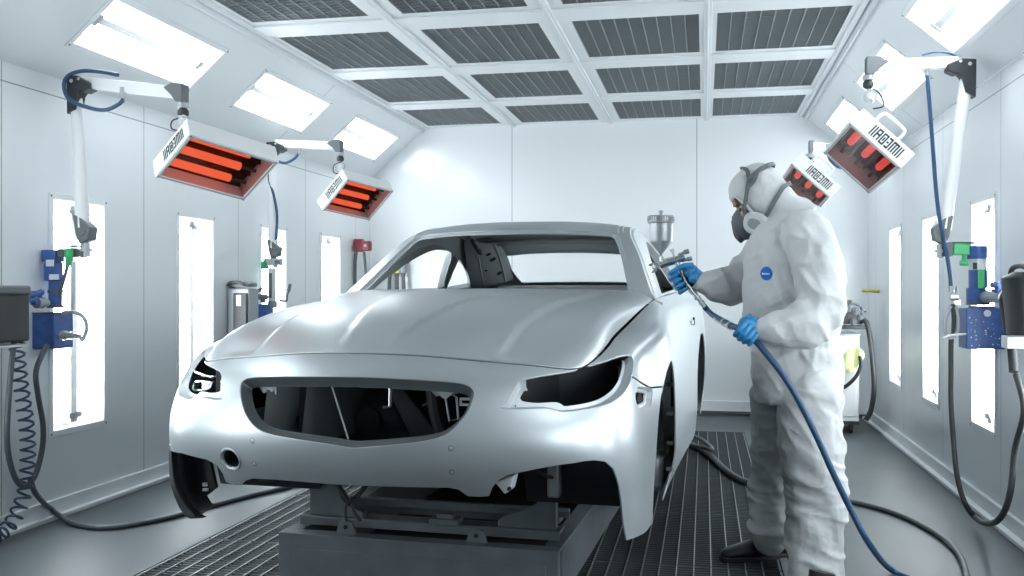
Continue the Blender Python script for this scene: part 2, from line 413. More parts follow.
# rows: c .30 -> top.  each column: list of (a,b,c)
_cols = [
 [(0,-.80,.33),(0,-.87,.50),(0,-.935,.63),(0,-.955,.74),(0,-.925,.86),(0,-.865,.955),(0,-.79,1.02)],
 [(.23,-.785,.33),(.23,-.855,.50),(.23,-.92,.63),(.23,-.94,.74),(.23,-.91,.86),(.23,-.85,.95),(.23,-.775,1.014)],
 [(.45,-.74,.33),(.45,-.80,.50),(.455,-.865,.63),(.455,-.88,.74),(.455,-.85,.85),(.45,-.80,.935),(.45,-.73,.995)],
 [(.655,-.67,.33),(.66,-.73,.50),(.665,-.785,.63),(.67,-.795,.74),(.665,-.755,.85),(.655,-.715,.92),(.64,-.665,.975)],
 [(.83,-.59,.33),(.84,-.63,.50),(.842,-.675,.63),(.84,-.68,.74),(.825,-.64,.85),(.80,-.60,.92),(.755,-.575,.966)],
 [(.93,-.47,.32),(.935,-.49,.49),(.935,-.52,.63),(.932,-.52,.74),(.922,-.48,.87),(.893,-.43,.965),(.805,-.42,1.008)],
 [(.968,-.24,.29),(.972,-.24,.47),(.98,-.24,.62),(.978,-.23,.76),(.965,-.21,.90),(.925,-.19,1.015),(.815,-.18,1.052)],
 [(.965,.10,.27),(.995,.10,.45),(1.0,.10,.60),(1.01,.10,.78),(1.008,.10,.94),(.965,.10,1.07),(.825,.12,1.092)],
 [(.945,.48,.25),(1.0,.48,.45),(1.005,.48,.60),(1.005,.48,.78),(.992,.48,.95),(.95,.48,1.095),(.836,.48,1.137)],
 [(.94,.90,.25),(.985,.90,.45),(.985,.90,.60),(.98,.90,.78),(.967,.90,.97),(.935,.90,1.125),(.868,.86,1.192)],
 [(.945,1.40,.25),(.975,1.40,.45),(.975,1.40,.60),(.97,1.40,.78),(.965,1.40,.98),(.938,1.40,1.13),(.888,1.40,1.215)],
 [(.955,2.0,.25),(.975,2.0,.45),(.972,2.0,.60),(.97,2.0,.78),(.965,2.0,1.0),(.938,2.0,1.15),(.892,2.0,1.228)],
 [(.965,2.6,.25),(.985,2.6,.45),(.987,2.6,.60),(.985,2.6,.80),(.977,2.6,1.02),(.945,2.6,1.16),(.885,2.6,1.235)],
 [(.965,3.1,.27),(.99,3.1,.47),(1.0,3.1,.62),(1.0,3.1,.82),(.987,3.1,1.03),(.945,3.1,1.165),(.86,3.1,1.235)],
 [(.93,3.55,.29),(.955,3.55,.48),(.965,3.57,.63),(.965,3.57,.82),(.955,3.55,1.02),(.91,3.53,1.15),(.81,3.5,1.22)],
 [(.78,3.84,.31),(.81,3.86,.50),(.82,3.88,.64),(.82,3.88,.82),(.80,3.86,1.02),(.76,3.82,1.14),(.68,3.78,1.20)],
 [(.40,3.97,.32),(.42,4.0,.51),(.42,4.02,.65),(.42,4.02,.82),(.41,4.0,1.02),(.40,3.96,1.14),(.36,3.92,1.20)],
 [(0,4.0,.32),(0,4.04,.51),(0,4.06,.65),(0,4.06,.82),(0,4.04,1.02),(0,4.0,1.14),(0,3.95,1.20)]]
_cols = np.array(_cols, float)
_ku = [0.]
for i in range(1, len(_cols)): _ku.append(_ku[-1] + float(np.linalg.norm(_cols[i,3]-_cols[i-1,3])))
_mir = _cols[:0:-1].copy(); _mir[:,:,0] *= -1
SKIRT = Surf(np.concatenate([_mir, _cols]), [-k for k in _ku[:0:-1]] + _ku, [0,.17,.31,.42,.545,.645,.74])
UCOR, UCOWL, VT = _ku[4], _ku[9], .74      # hood corner, cowl, top row

# hood: blended between the skirt's top row on three sides and the cowl line
def _smooth(x): x = np.clip(x, 0, 1); return x*x*(3-2*x)
def _edge(t, sgn): # side edge
    u = UCOR + (UCOWL-UCOR)*t; return SKIRT(np.stack([sgn*u, np.full_like(u, VT)], 1))
def HOOD(uv): # u = lateral -1..1, v = 0 front .. 1 cowl
    uv = np.atleast_2d(uv); s, t = uv[:,0], uv[:,1]
    F = SKIRT(np.stack([s*UCOR, np.full_like(s, VT)], 1)); L = _edge(t, -1); R = _edge(t, 1)
    A = _edge(np.array([0.,1.]), 1); c0, c1 = A[0], A[1]; mx = np.array([-1,1,1])
    rear = np.stack([s*c1[0], c1[1] + .15*(1-s**2), c1[2] + .050*(1-np.abs(s)**14)], 1)
    w = ((s+1)/2)[:,None]; T = t[:,None]
    P = (1-T)*F + T*rear + (1-w)*L + w*R - ((1-T)*((1-w)*c0*mx + w*c0) + T*((1-w)*c1*mx + w*c1))
    a = np.abs(P[:,0]); wide = np.sin(np.pi*np.clip(t,0,1))
    # crown, pressed creases
    h = .012*(1-s**2)*wide + .068*(1-np.abs(s)**16)*wide*(1-.5*t)*(1+.35*(1-t))
    a1 = .085 + .27*t; f = _smooth(t/.10)*(1-_smooth((t-.80)/.20))
    h = h + .013*(1-_smooth((a-a1+.012)/.035))*f*(.5+.5*t)
    a2 = .47 + .15*t; h = h - .020*_smooth((a-a2+.02)/.045)*(1-_smooth((a-a2-.02)/(.30)))*_smooth(t/.06)*(1-_smooth((t-.82)/.18))
    P[:,2] += h
    return P

# cabin top: windscreen plane, roof, rear window plane, boot lid: stations (b, c_edge, half width, crown, bow)
_st = [(.90,1.185,.865,.050,.12),(1.10,1.315,.800,.035,.10),(1.30,1.445,.735,.030,.09),(1.47,1.552,.672,.028,.09),(1.60,1.592,.655,.035,.08),(1.90,1.618,.645,.045,.05),
       (2.30,1.618,.635,.047,.0),(2.65,1.580,.630,.045,-.04),(2.90,1.512,.635,.040,-.06),(3.15,1.41,.655,.034,-.05),(3.42,1.285,.70,.020,-.03),(3.62,1.235,.72,.030,-.02),(3.90,1.20,.66,.02,-.0)]
_ss = [-1,-.93,-.75,-.4,0,.4,.75,.93,1]
_G = []; _kt = [0.]
for i, (b_, c_, w_, cr, bow) in enumerate(_st):
    _G.append([(w_*s, b_ - bow*(1-s*s), c_ + cr*(1-abs(s)**3)) for s in _ss])
    if i: _kt.append(_kt[-1] + math.hypot(_st[i][0]-_st[i-1][0], _st[i][1]-_st[i-1][1]))
TOP = Surf(np.transpose(np.array(_G), (1,0,2)), [s*.65 for s in _ss], _kt)   # u lateral (-.65...65), v along
# cabin side between the belt line and the roof edge (right side; mirrored for the left)
_bb = [.88,1.06,1.28,1.52,1.80,2.15,2.50,2.80,3.05,3.28,3.50]
def _topedge(v): return TOP(np.stack([np.full_like(v,.65), v],1))
_vt = np.interp(_bb, [.9,1.10,1.35,1.60,1.85,2.15,2.45,2.70,2.95,3.2,3.5], [_kt[0]+.005]+list(np.interp([1.08,1.32,1.50,1.66,1.95,2.25,2.55,2.85,3.2,3.6],[s[0] for s in _st],_kt)))
_te = _topedge(np.array(_vt)); _be = []
for b_ in _bb:
    uu = np.interp(b_, [c[6][1] for c in _cols[8:15]], _ku[8:15]); _be.append(SKIRT(np.array([[uu, VT]]))[0])
_G = []
for lo, hi in zip(_be, _te):
    col = []
    for k in (0,.33,.66,1.):
        p = lo*(1-k)+hi*k; hgt = hi[2]-lo[2]; p = p + np.array([.16*max(hgt,0)*4*k*(1-k)*.28,0,0]); col.append(p)
    _G.append(col)
_kg = [0.]
for i in range(1, len(_bb)): _kg.append(_kg[-1] + _bb[i]-_bb[i-1])
SIDE = Surf(_G, _kg, [0,.11,.22,.33])
def mirrored(S):
    def f(uv): P = S(uv); P = P*np.array([-1,1,1]); return P
    return f
SURFS = {'skirt':SKIRT,'hood':HOOD,'top':TOP,'side':SIDE,'sideL':mirrored(SIDE)}
DOM = {'skirt':(-_ku[-1],_ku[-1],0,.74),'hood':(-1,1,0,1),'top':(-.65,.65,0,_kt[-1]),'side':(0,_kg[-1],0,.33),'sideL':(0,_kg[-1],0,.33)}
UV = {
 'grille': [(-0.453,0.622),(-0.434,0.628),(-0.381,0.631),(-0.283,0.63),(-0.179,0.629),(-0.076,0.63),(0.025,0.631),(0.109,0.631),(0.181,0.63),(0.287,0.63),(0.376,0.629),(0.419,0.622),(0.442,0.607),(0.449,0.587),(0.444,0.56),(0.432,0.523),(0.415,0.493),(0.397,0.468),(0.36,0.436),(0.292,0.416),(0.19,0.402),(0.087,0.39),(0.034,0.386),(-0.028,0.394),(-0.138,0.404),(-0.261,0.415),(-0.327,0.428),(-0.371,0.453),(-0.406,0.488),(-0.436,0.533),(-0.46,0.578),(-0.467,0.608)],
 'headR': [(0.562,0.552),(0.541,0.538),(0.576,0.529),(0.643,0.529),(0.707,0.528),(0.754,0.515),(0.789,0.515),(0.839,0.519),(0.933,0.527),(0.978,0.534),(1.018,0.543),(1.057,0.557),(1.09,0.575),(1.131,0.606),(1.178,0.637),(1.19,0.66),(1.126,0.683),(1.046,0.703)],
 'headRtop': [(0.599,0.651),(0.624,0.663),(0.683,0.685),(0.759,0.708),(0.819,0.728),(0.892,0.738)],
 'bottom': [(-0.958,0.318),(-1.087,0.281),(-0.734,0.309),(-0.629,0.294),(-0.573,0.275),(-0.556,0.243),(-0.555,0.204),(-0.519,0.198),(-0.479,0.199),(-0.438,0.226),(-0.398,0.24),(-0.286,0.248),(-0.178,0.25),(-0.016,0.248),(0.177,0.251),(0.36,0.25),(0.395,0.241),(0.424,0.213),(0.466,0.211),(0.497,0.213),(0.514,0.251),(0.54,0.283),(0.575,0.299),(0.675,0.318),(0.754,0.33),(0.806,0.334),(0.843,0.338),(0.88,0.338),(0.929,0.328),(0.965,0.297),(0.981,0.262),(0.992,0.226),(1.005,0.149),(1.019,0.076),(1.043,0.015)],
 'colbot': [(1.043,0.015),(1.161,0.024),(1.384,0.035),(1.52,0.092)],
 'seam': [(1.108,0.592),(1.195,0.559),(1.38,0.511),(1.579,0.478)],
 'marker': [(1.152,0.546),(1.206,0.544),(1.396,0.506),(1.382,0.472),(1.346,0.452),(1.19,0.473),(1.145,0.497),(1.133,0.525)],
 'fog': [(-0.486,0.309)],
 'sens': [(-0.361,0.389),(-0.364,0.305),(0.382,0.393),(0.379,0.31)],
 'hole': [(0.625,0.658),(0.612,0.609),(0.618,0.583),(0.631,0.572),(0.685,0.565),(0.755,0.569),(0.791,0.547),(0.831,0.551),(0.883,0.557),(0.954,0.56),(1.024,0.584),(1.085,0.619),(1.157,0.656)],
 'arch': [(1.518,0.15),(1.46,0.316),(1.492,0.387),(1.538,0.437),(1.621,0.496),(1.727,0.53),(2.297,0.511),(2.395,0.459),(2.342,0.411),(2.031,0.288),(1.767,0.229),(1.605,0.137)],
 'windL': [(0.333,0.057),(0.476,0.139),(0.793,0.195),(1.17,0.255),(1.382,0.264),(1.594,0.253),(1.668,0.175),(1.698,0.096),(1.732,0.013)],
 'quartL': [(1.78,0.228),(1.926,0.202),(2.084,0.167),(2.211,0.117),(2.213,0.07),(2.009,0.031),(1.803,0.02),(1.786,0.086),(1.778,0.164)],
 'creaseR': [(0.188,0.036),(0.231,0.189),(0.329,0.733)],
 'rear': [(-0.536,2.222),(-0.399,2.189),(-0.165,2.176),(0.105,2.175),(0.333,2.187),(0.457,2.217),(0.46,2.37),(0.446,2.568),(0.432,2.69),(0.379,2.735),(0.158,2.75),(-0.139,2.767),(-0.365,2.786),(-0.422,2.699),(-0.483,2.479)],
}
# ================================================================== CAR BODY SHELL
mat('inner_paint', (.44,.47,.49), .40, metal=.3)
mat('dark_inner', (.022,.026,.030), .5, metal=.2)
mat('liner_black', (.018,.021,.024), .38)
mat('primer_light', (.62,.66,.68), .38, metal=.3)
CAR = thing('car_body_shell', 'silver-grey two-door car body shell without lamps, grille, glass or wheels, up on a steel rack', 'car', (-1.16, 4.0, 0), radians(-3.0))
def inpoly(P, poly):
    P = np.asarray(P); poly = np.asarray(poly); x, y = P[:,0], P[:,1]; c = np.zeros(len(P), bool); n = len(poly); j = n-1
    for i in range(n):
        xi, yi = poly[i]; xj, yj = poly[j]
        if yi != yj: c ^= ((yi > y) != (yj > y)) & (x < (xj-xi)*(y-yi)/(yj-yi)+xi)
        j = i
    return c
def resample(poly, h, closed=True, metric=(1,1)):
    P = [np.array(p, float) for p in poly]; out = []; n = len(P)
    for i in range(n if closed else n-1):
        a, b = P[i], P[(i+1) % n]; L = np.linalg.norm((b-a)*metric); k = max(1, int(math.ceil(L/h)))
        out += [a+(b-a)*j/k for j in range(k)]
    if not closed: out.append(P[-1])
    return np.array(out)
def curve2(pts, k=6, closed=False):
    return [(p.x, p.y) for p in smooth_path([(x, y, 0) for x, y in pts], k, closed)]
def mesh_with_normals(name, v, f, nrm, m, parent, **tg):
    me = bpy.data.meshes.new(name); me.from_pydata([tuple(p) for p in v], [], [tuple(int(i) for i in q) for q in f]); me.update()
    me.polygons.foreach_set('use_smooth', [True]*len(me.polygons))
    if nrm is not None: me.normals_split_custom_set_from_vertices([tuple(x) for x in nrm])
    me.materials.append(MATS[m] if isinstance(m, str) else m)
    o = link(bpy.data.objects.new(name, me), parent); return tag(o, **tg)
LIP = [(.0008,.0003,25),(.0017,.0012,60),(.0020,.003,85),(.0020,.007,90)]
def panel(name, S, outer, holes=(), h=.022, off=0., m=PAINT, parent=None, flip=False, metric=(1,1), lip=LIP, sgn=1, **tg):
    """trimmed sheet: triangulates an outline with holes on surface S, folds every edge inward"""
    parent = parent or CAR
    metric = np.array(metric, float); loops = [resample(outer, h*.6, True, metric)] + [resample(q, h*.45, True, metric) for q in holes]
    pts = []; edges = []
    for L in loops:
        n0 = len(pts); pts += list(L*metric); edges += [(n0+i, n0+(i+1) % len(L)) for i in range(len(L))]
    B = np.array(pts); lo = B[:len(loops[0])].min(0); hi = B[:len(loops[0])].max(0)
    X, Y = np.meshgrid(np.arange(lo[0]+h/2, hi[0], h), np.arange(lo[1]+h/2, hi[1], h), indexing='ij'); g = np.stack([X.ravel(), Y.ravel()], 1)
    keep = inpoly(g, loops[0]*metric)
    for L in loops[1:]: keep &= ~inpoly(g, L*metric)
    g = g[keep]
    d = np.full(len(g), 9.)
    for i in range(0, len(B), 200): d = np.minimum(d, np.min(np.hypot(g[:,0][:,None]-B[i:i+200,0], g[:,1][:,None]-B[i:i+200,1]), axis=1)) if len(g) else d
    g = g[d > h*.42]
    allp = [V((float(x), float(y))) for x, y in np.concatenate([B, g])]
    r = delaunay_2d_cdt(allp, edges, [], 0, 1e-6)
    pv = np.array([(p.x, p.y) for p in r[0]]); F = np.array([f for f in r[2]]); cen = pv[F].mean(1)
    k = inpoly(cen, loops[0]*metric)
    for L in loops[1:]: k &= ~inpoly(cen, L*metric)
    T_ = pv[F]; k &= np.abs(np.cross(T_[:,1]-T_[:,0], T_[:,2]-T_[:,0])) > h*h*.004
    F = F[k]; used = np.unique(F); remap = -np.ones(len(pv), int); remap[used] = np.arange(len(used)); F = remap[F]; uv = pv[used]/metric
    N = surf_normal(S, uv)*sgn; P = S(uv) - N*off
    # orient to the normals
    fn = np.cross(P[F[:,1]]-P[F[:,0]], P[F[:,2]]-P[F[:,0]]); fl = (fn*N[F[:,0]]).sum(1) < 0; F[fl] = F[fl][:,::-1]
    if lip:
        from collections import defaultdict
        ec = defaultdict(int)
        for t in F:
            for a, b in ((t[0],t[1]),(t[1],t[2]),(t[2],t[0])): ec[(int(a),int(b))] += 1
        nxt = {a:b for (a, b) in ec if (b, a) not in ec}; prv = {b:a for a, b in nxt.items()}
        V_ = list(P); NN = list(N); FF = [tuple(t) for t in F]; ids = {}
        for a in nxt:
            if a not in prv: continue
            t = P[nxt[a]] - P[prv[a]]; t /= max(np.linalg.norm(t), 1e-9); o = np.cross(t, N[a]); ch = [a]
            for w, dd, ang in lip:
                A = radians(ang); ids_ = len(V_); V_.append(P[a] + o*w - N[a]*dd); NN.append(N[a]*cos(A)+o*sin(A)); ch.append(ids_)
            ids[a] = ch
        for a, b in nxt.items():
            if a in ids and b in ids:
                for q in range(len(lip)): FF.append((ids[a][q+1], ids[b][q+1], ids[b][q], ids[a][q])[::-1] if False else (ids[b][q], ids[a][q], ids[a][q+1], ids[b][q+1]))
        P, N, F = V_, NN, FF
    return mesh_with_normals(name, P, F, N, m, parent, **tg)
def strip(name, S, loop, prof, m, parent=None, h=.01, sgn=1, closed=True, **tg):
    """folded edge running round a closed outline: prof = (towards the opening, depth)"""
    L = resample(loop, h, closed); n = len(L); N = surf_normal(S, L)*sgn; P = S(L); c = P.mean(0)
    T = np.roll(P,-2,0)-np.roll(P,2,0)
    if not closed: T[:2] = P[2]-P[0]; T[-2:] = P[-1]-P[-3]
    T /= np.linalg.norm(T,axis=1)[:,None]; I = np.cross(N, T)
    if ((I*(c-P)).sum(1)).mean() < 0: I = -I
    for _ in range(3):
        J_ = (np.roll(I,1,0)+I+np.roll(I,-1,0))
        if not closed: J_[0] = I[0]; J_[-1] = I[-1]
        I = J_; I /= np.linalg.norm(I,axis=1)[:,None]
    mb = MB(); mb.v = [tuple(p) for w, dd in prof for p in (P + I*w - N*dd)]
    for q in range(len(prof)-1): mb.f += [(q*n+i, q*n+(i+1) % n, (q+1)*n+(i+1) % n, (q+1)*n+i) for i in range(n if closed else n-1)]
    return mb.build(name, m, parent or CAR, sharp=50, **tg)
def inv2(S, box, tgt, comps):
    u0,u1,v0,v1 = box; U, W = np.meshgrid(np.linspace(u0,u1,160), np.linspace(v0,v1,80), indexing='ij'); uv = np.stack([U.ravel(), W.ravel()],1); Q = S(uv)[:,comps]; out = []
    for t in tgt:
        q = uv[np.argmin(((Q-np.array(t))**2).sum(1))].copy()
        for _ in range(5):
            f = lambda z: S(z[None])[0][comps]; e = 1e-4; r = f(q)-t
            J = np.stack([(f(q+[e,0])-f(q-[e,0]))/(2*e), (f(q+[0,e])-f(q-[0,e]))/(2*e)],1); q = q - np.clip(np.linalg.lstsq(J, r, rcond=1e-4)[0],-.03,.03); q = np.clip(q,[u0,v0],[u1,v1])
        out.append((float(q[0]), float(q[1])))
    return out
def mirr(L): return [(-u, v) for u, v in L]
SB = (_ku[4], _ku[14], 0, VT)
def side_uv(bc): return inv2(SKIRT, SB, bc, [1,2])
def ucol(bv, v=.42): return side_uv([(bv, float(SKIRT(np.array([[np.interp(bv,[c[3][1] for c in _cols[4:15]],_ku[4:15]), v]]))[0,2]))])[0][0]

arch = [(-.155,.30),(-.165,.42),(-.165,.56),(-.13,.70),(-.055,.82),(.06,.905),(.19,.935),(.32,.915),(.44,.85),(.525,.75),(.57,.62),(.575,.50),(.56,.38),(.52,.27)]
A = side_uv(arch); archc = curve2(A, 4)
rarch = [(3.28,.28),(3.30,.42),(3.31,.56),(3.27,.71),(3.18,.83),(3.05,.91),(2.92,.93),(2.79,.91),(2.67,.83),(2.58,.71),(2.54,.56),(2.55,.42),(2.58,.28)]
RA = curve2(side_uv(rarch), 4)
seam = UV['seam']; hr = UV['headR']; ht = UV['headRtop']; bot = UV['bottom']; cb = UV['colbot']; hole = UV['hole']
uF = ht[-1][0]; TOPV = VT - .008; g = .0042
ht = ht[:4] + [(.815,.722),(.880,TOPV)]
headR = curve2(hr, 4); headOut = headR + [(UCOR+.028, TOPV), (ht[-1][0], TOPV)] + ht[::-1]
# index of arch at the seam height
archb = [p for p in archc if p[1] > .03]
k0 = min(range(len(archb)//2), key=lambda i: abs(archb[i][1]-seam[-1][1]))
front_leg = archb[:k0+1]           # bottom -> seam, in front of the wheel
colb = [p for p in cb if p[0] < front_leg[0][0]-.01]
botR = [p for p in bot[2:] if p[0] > .3*0-1]
right = ht[::-1] + [(hr[0][0]-.01, hr[0][1]+.015)] + headR[:]
i631 = min(range(len(headR)), key=lambda i: np.hypot(headR[i][0]-seam[0][0], headR[i][1]-seam[0][1]))
sL = [(u, v-g) for u, v in seam]
ht = list(ht)
R_side = ht[::-1] + headR[:i631+1] + sL + [(u-.001, v) for u, v in front_leg[::-1][1:]] + colb[::-1] + [bot[-1]]
bot_all = bot[::-1][1:]            # right column foot -> left cut-away
botl = [p for p in bot_all if p[0] > -.70]
ml = mirr(front_leg[::-1]); cut_v = .305
L_leg = [p for p in ml if p[1] > cut_v]       # left: skin ends at the cut-away, black liner hangs below
L_side = mirr(ht[::-1] + headR[:i631+1] + sL) + L_leg[1:]
bumper_outline = R_side + botl + [(-.80,.300),(-.92,.290),(-1.02,.287),(L_leg[-1][0]+.02,.290)] + L_leg[::-1][:-1] + mirr(ht[::-1] + headR[:i631+1] + sL)[::-1][0:]
grille = curve2(UV['grille'], 3, True)
fog = UV['fog'][0]; circ = lambda c, r, n=28: [(c[0]+r*1.28*cos(2*pi*i/n), c[1]+r*sin(2*pi*i/n)) for i in range(n)]
mk = curve2(UV['marker'], 3, True)
panel('front_bumper', SKIRT, bumper_outline, [grille, circ(fog, .036), mk, mirr(mk)], h=.02)
GPROF = [(0,.0),(.001,.003),(.003,.006),(.006,.02),(.010,.046),(.013,.05)]
strip('grille_surround', SKIRT, grille, GPROF, mat('surround_shaded_paint', (.13,.15,.16), .4, metal=.3))  # lip is body paint; the shade in the opening is put into its colour
strip('fog_lamp_ring', SKIRT, circ(fog, .044, 36), [(0,-.001),(.002,-.004),(.006,-.004),(.008,0),(.0095,.003),(.010,.010)], PAINT)
strip('fog_lamp_tube', SKIRT, circ(fog, .035, 30), [(0,.008),(.0,.09),(.040,.09)], 'black_void')
for sd, nm in ((1,'R'),(-1,'L')):
    mm = (lambda L: L) if sd > 0 else mirr
    ho = mm(headR + [(ht[-1][0]+.012, VT-.004)] + ht[::-1][1:])
    strip('headlamp_recess', SKIRT, mm([ht[1],ht[0]]+headR[:-9]), [(0,.0),(.0015,.003),(.004,.006),(.016,.030),(.03,.031)], PAINT, closed=False)
    hl = curve2(hole, 3)
    inner = [(u, v) for u, v in hl] ; closing = [(UCOR+.01, VT-.003), (ht[2][0], ht[2][1])]
    # flange plate along the inner end and the lower edge only
    low = [p for p in headR if True]
    flange = [ht[1]] + [ht[0]] + low[:53] + [(p[0]-.004, p[1]) for p in hl[:31][::-1]]
    panel('headlamp_flange', SKIRT, mm(flange), h=.014, off=.030, m='primer_light', lip=None)
    strip('marker_lamp_recess', SKIRT, mm(mk), [(0,0),(.001,.003),(.003,.006),(.006,.022),(.018,.024),(.020,.03)], 'primer_light')
    q = SKIRT(np.array([mm([(np.mean([p[0] for p in mk])-.02, np.mean([p[1] for p in mk]))])[0]]))[0]
    MB().cyl(q+np.array([-.04*sd,.02,0]), q+np.array([-.012*sd,.004,0]), .016, n=14).build('marker_socket', 'black_void', CAR)
    # flange rivets
    mb = MB()
    for i in range(0, len(headR)-8, 4):
        p = headR[i]; c = np.array([np.mean([x[0] for x in headR]), np.mean([x[1] for x in headR])]); u = np.array(p)+(c-np.array(p))*.10
        u = np.array(mm([tuple(u)])[0]); n_ = surf_normal(SKIRT, u)[0]; w = SKIRT(u)[0]-n_*.029; mb.cyl(w, w+n_*.0015, .003, n=8)
    mb.build('rivets', 'black_void', CAR)
    # fender
    so = [(u+0, v+g) for u, v in seam]
    top0 = (UCOR+.045, TOPV)
    rest = archb[k0:]
    ub = ucol(.93)
    sill = side_uv([(.52,.262),(.70,.262),(.93,.262)])
    fend = [top0] + [headR[-1]] + headR[i631:-1][::-1] + so + [(u, v) for u, v in rest if v > .02] + sill + side_uv([(.93,.6),(.93,.9)]) + [(UCOWL-.004, TOPV-.05),(UCOWL-.006, TOPV)]
    panel('front_fender', SKIRT, mm(fend), h=.022)
    d0 = side_uv([(.940,.262),(.940,.6),(.940,.9)]); d1 = side_uv([(2.42,.262),(2.42,.6),(2.42,.95)])
    uu2 = side_uv([(2.42,1.15)])[0][0]
    door = d0[::-1] + side_uv([(1.4,.262),(1.9,.262)]) + d1 + [(uu2,TOPV),(UCOWL+.004,TOPV),(UCOWL+.005,TOPV-.05)]
    dr = panel('door', SKIRT, mm(door), h=.03)
    # handle recess & handle
    q = side_uv([(2.24,1.03)])[0]; P3 = SKIRT(np.array([mm([q])[0]]))[0]
    MB().box(tuple(P3+np.array([.004*sd,0,0])), (.012,.15,.028)).build('door_handle', PAINT, dr, bevel=.005)
    MB().box(tuple(P3+np.array([.006*sd,.11,.004])), (.014,.02,.05)).build('lock_opening_shade', 'black_void', dr, bevel=.003)  # black block in place of the shade inside the lock opening
    quart = side_uv([(2.427,.262),(2.50,.262)])[:1] + [(uu2+.005,.3),(uu2+.005,TOPV),(_ku[14],TOPV),(_ku[17]-.003,TOPV),(_ku[17]-.003,.02),(_ku[15],.02),(_ku[14]-.15,.02)] + [(u,v) for u,v in RA if v > .02] + side_uv([(2.50,.265)])
    quart = [side_uv([(2.427,.262)])[0], side_uv([(2.427,.6)])[0]] + quart[1:]
    panel('rear_quarter_panel', SKIRT, mm(quart), h=.035)
    # cabin side frame with door-window and quarter-window openings
    S_ = SIDE if sd > 0 else SURFS['sideL']
    wl = UV['windL']; ql = UV['quartL']
    dw = curve2([(wl[0][0]-.0,wl[0][1])]+wl[1:], 3); dw = [(u, v) for u, v in dw] + [(wl[-1][0], .012), (wl[0][0]-.02, .012)]
    dw = [(max(u,.03), v) for u, v in dw]
    qw = curve2(ql, 4, True)
    panel('side_window_frame', S_, [(.10,.002),(_kg[-1],.002),(_kg[-1],.328),(0.02,.328),(.0,.20),(.0,.002)], [dw, qw], h=.02, sgn=(-1 if sd>0 else 1)*-1,
          lip=[(.001,.0005,30),(.003,.002,70),(.004,.006,85),(.006,.045,90),(.010,.050,60)])
# hood
def hd(L): return L
hood_outline = [(-.996,.007),(-.6,.0035),(0,.003),(.6,.0035),(.996,.007),(.9965,.5),(.995,.985),(.9,.992),(0,.996),(-.9,.992),(-.995,.985),(-.9965,.5)]
panel('hood', HOOD, hood_outline, h=.022, metric=(1.1,1.6), lip=[(.0008,.0003,25),(.0017,.0012,60),(.0020,.0025,85),(.0020,.005,90)])
# cabin top: windscreen opening, roof, rear window opening, boot lid
kt = _kt
vw0 = .012; vw1 = float(np.interp(1.475,[s[0] for s in _st],kt)); vr0 = float(np.interp(2.90,[s[0] for s in _st],kt)); vr1 = float(np.interp(3.40,[s[0] for s in _st],kt))
ws = curve2([(-.575,vw0+.03),(-.588,vw0+.25),(-.59,vw1-.10),(-.575,vw1-.02),(-.50,vw1),(0,vw1+.005),(.50,vw1),(.575,vw1-.02),(.59,vw1-.10),(.588,vw0+.25),(.575,vw0+.03),(.50,vw0+.012),(0,vw0+.012),(-.50,vw0+.012)], 5, True)
rwp = [p for p in UV['rear']]; rwm = [(-u, v) for u, v in rwp]
rw = curve2(UV['rear'], 4, True)
rw_old = curve2([(-.50,vr0+.02),(-.44,vr0),(0,vr0-.012),(.44,vr0),(.50,vr0+.02),(.515,vr0+.20),(.50,vr1-.05),(.45,vr1-.01),(0,vr1),(-.45,vr1-.01),(-.50,vr1-.05),(-.515,vr0+.20)], 5, True)
panel('roof', TOP, [(-.65,.002),(.65,.002),(.65,vr1+.03),(-.65,vr1+.03)], [ws, rw], h=.024, sgn=1,
      lip=[(.001,.0005,30),(.003,.002,60),(.006,.004,40),(.022,.010,15),(.024,.012,80),(.025,.018,90)])
panel('trunk_lid', TOP, [(-.648,vr1+.035),(.648,vr1+.035),(.648,kt[-1]),(-.648,kt[-1])], h=.04)
# roof ditches: raised seam strips running back from the windscreen corners, lightened to draw highlight lines
for sd in (1,-1):
    for off in (.585,.610):
        vv = np.linspace(vw1-.0, vr0, 26); Q = TOP(np.stack([np.full_like(vv, sd*off), vv],1)) + np.array([0,0,.0015])
        MB().tube([tuple(p) for p in Q], .0035, 6).build('roof_seam_highlight', 'primer_light', CAR)
# windscreen header underside, roof bows, ridges
for b_, w_ in ((1.56,.60),(1.98,.58),(2.38,.57),(2.72,.56)):
    vq = float(np.interp(b_,[s[0] for s in _st],kt)); pts = []
    for s_ in np.linspace(-.56,.56,15): pts.append(TOP(np.array([[s_, vq]]))[0]-np.array([0,0,.022]))
    MB().tube([tuple(p) for p in pts], [.020]*15, 8).build('roof_bow', 'inner_paint', CAR)
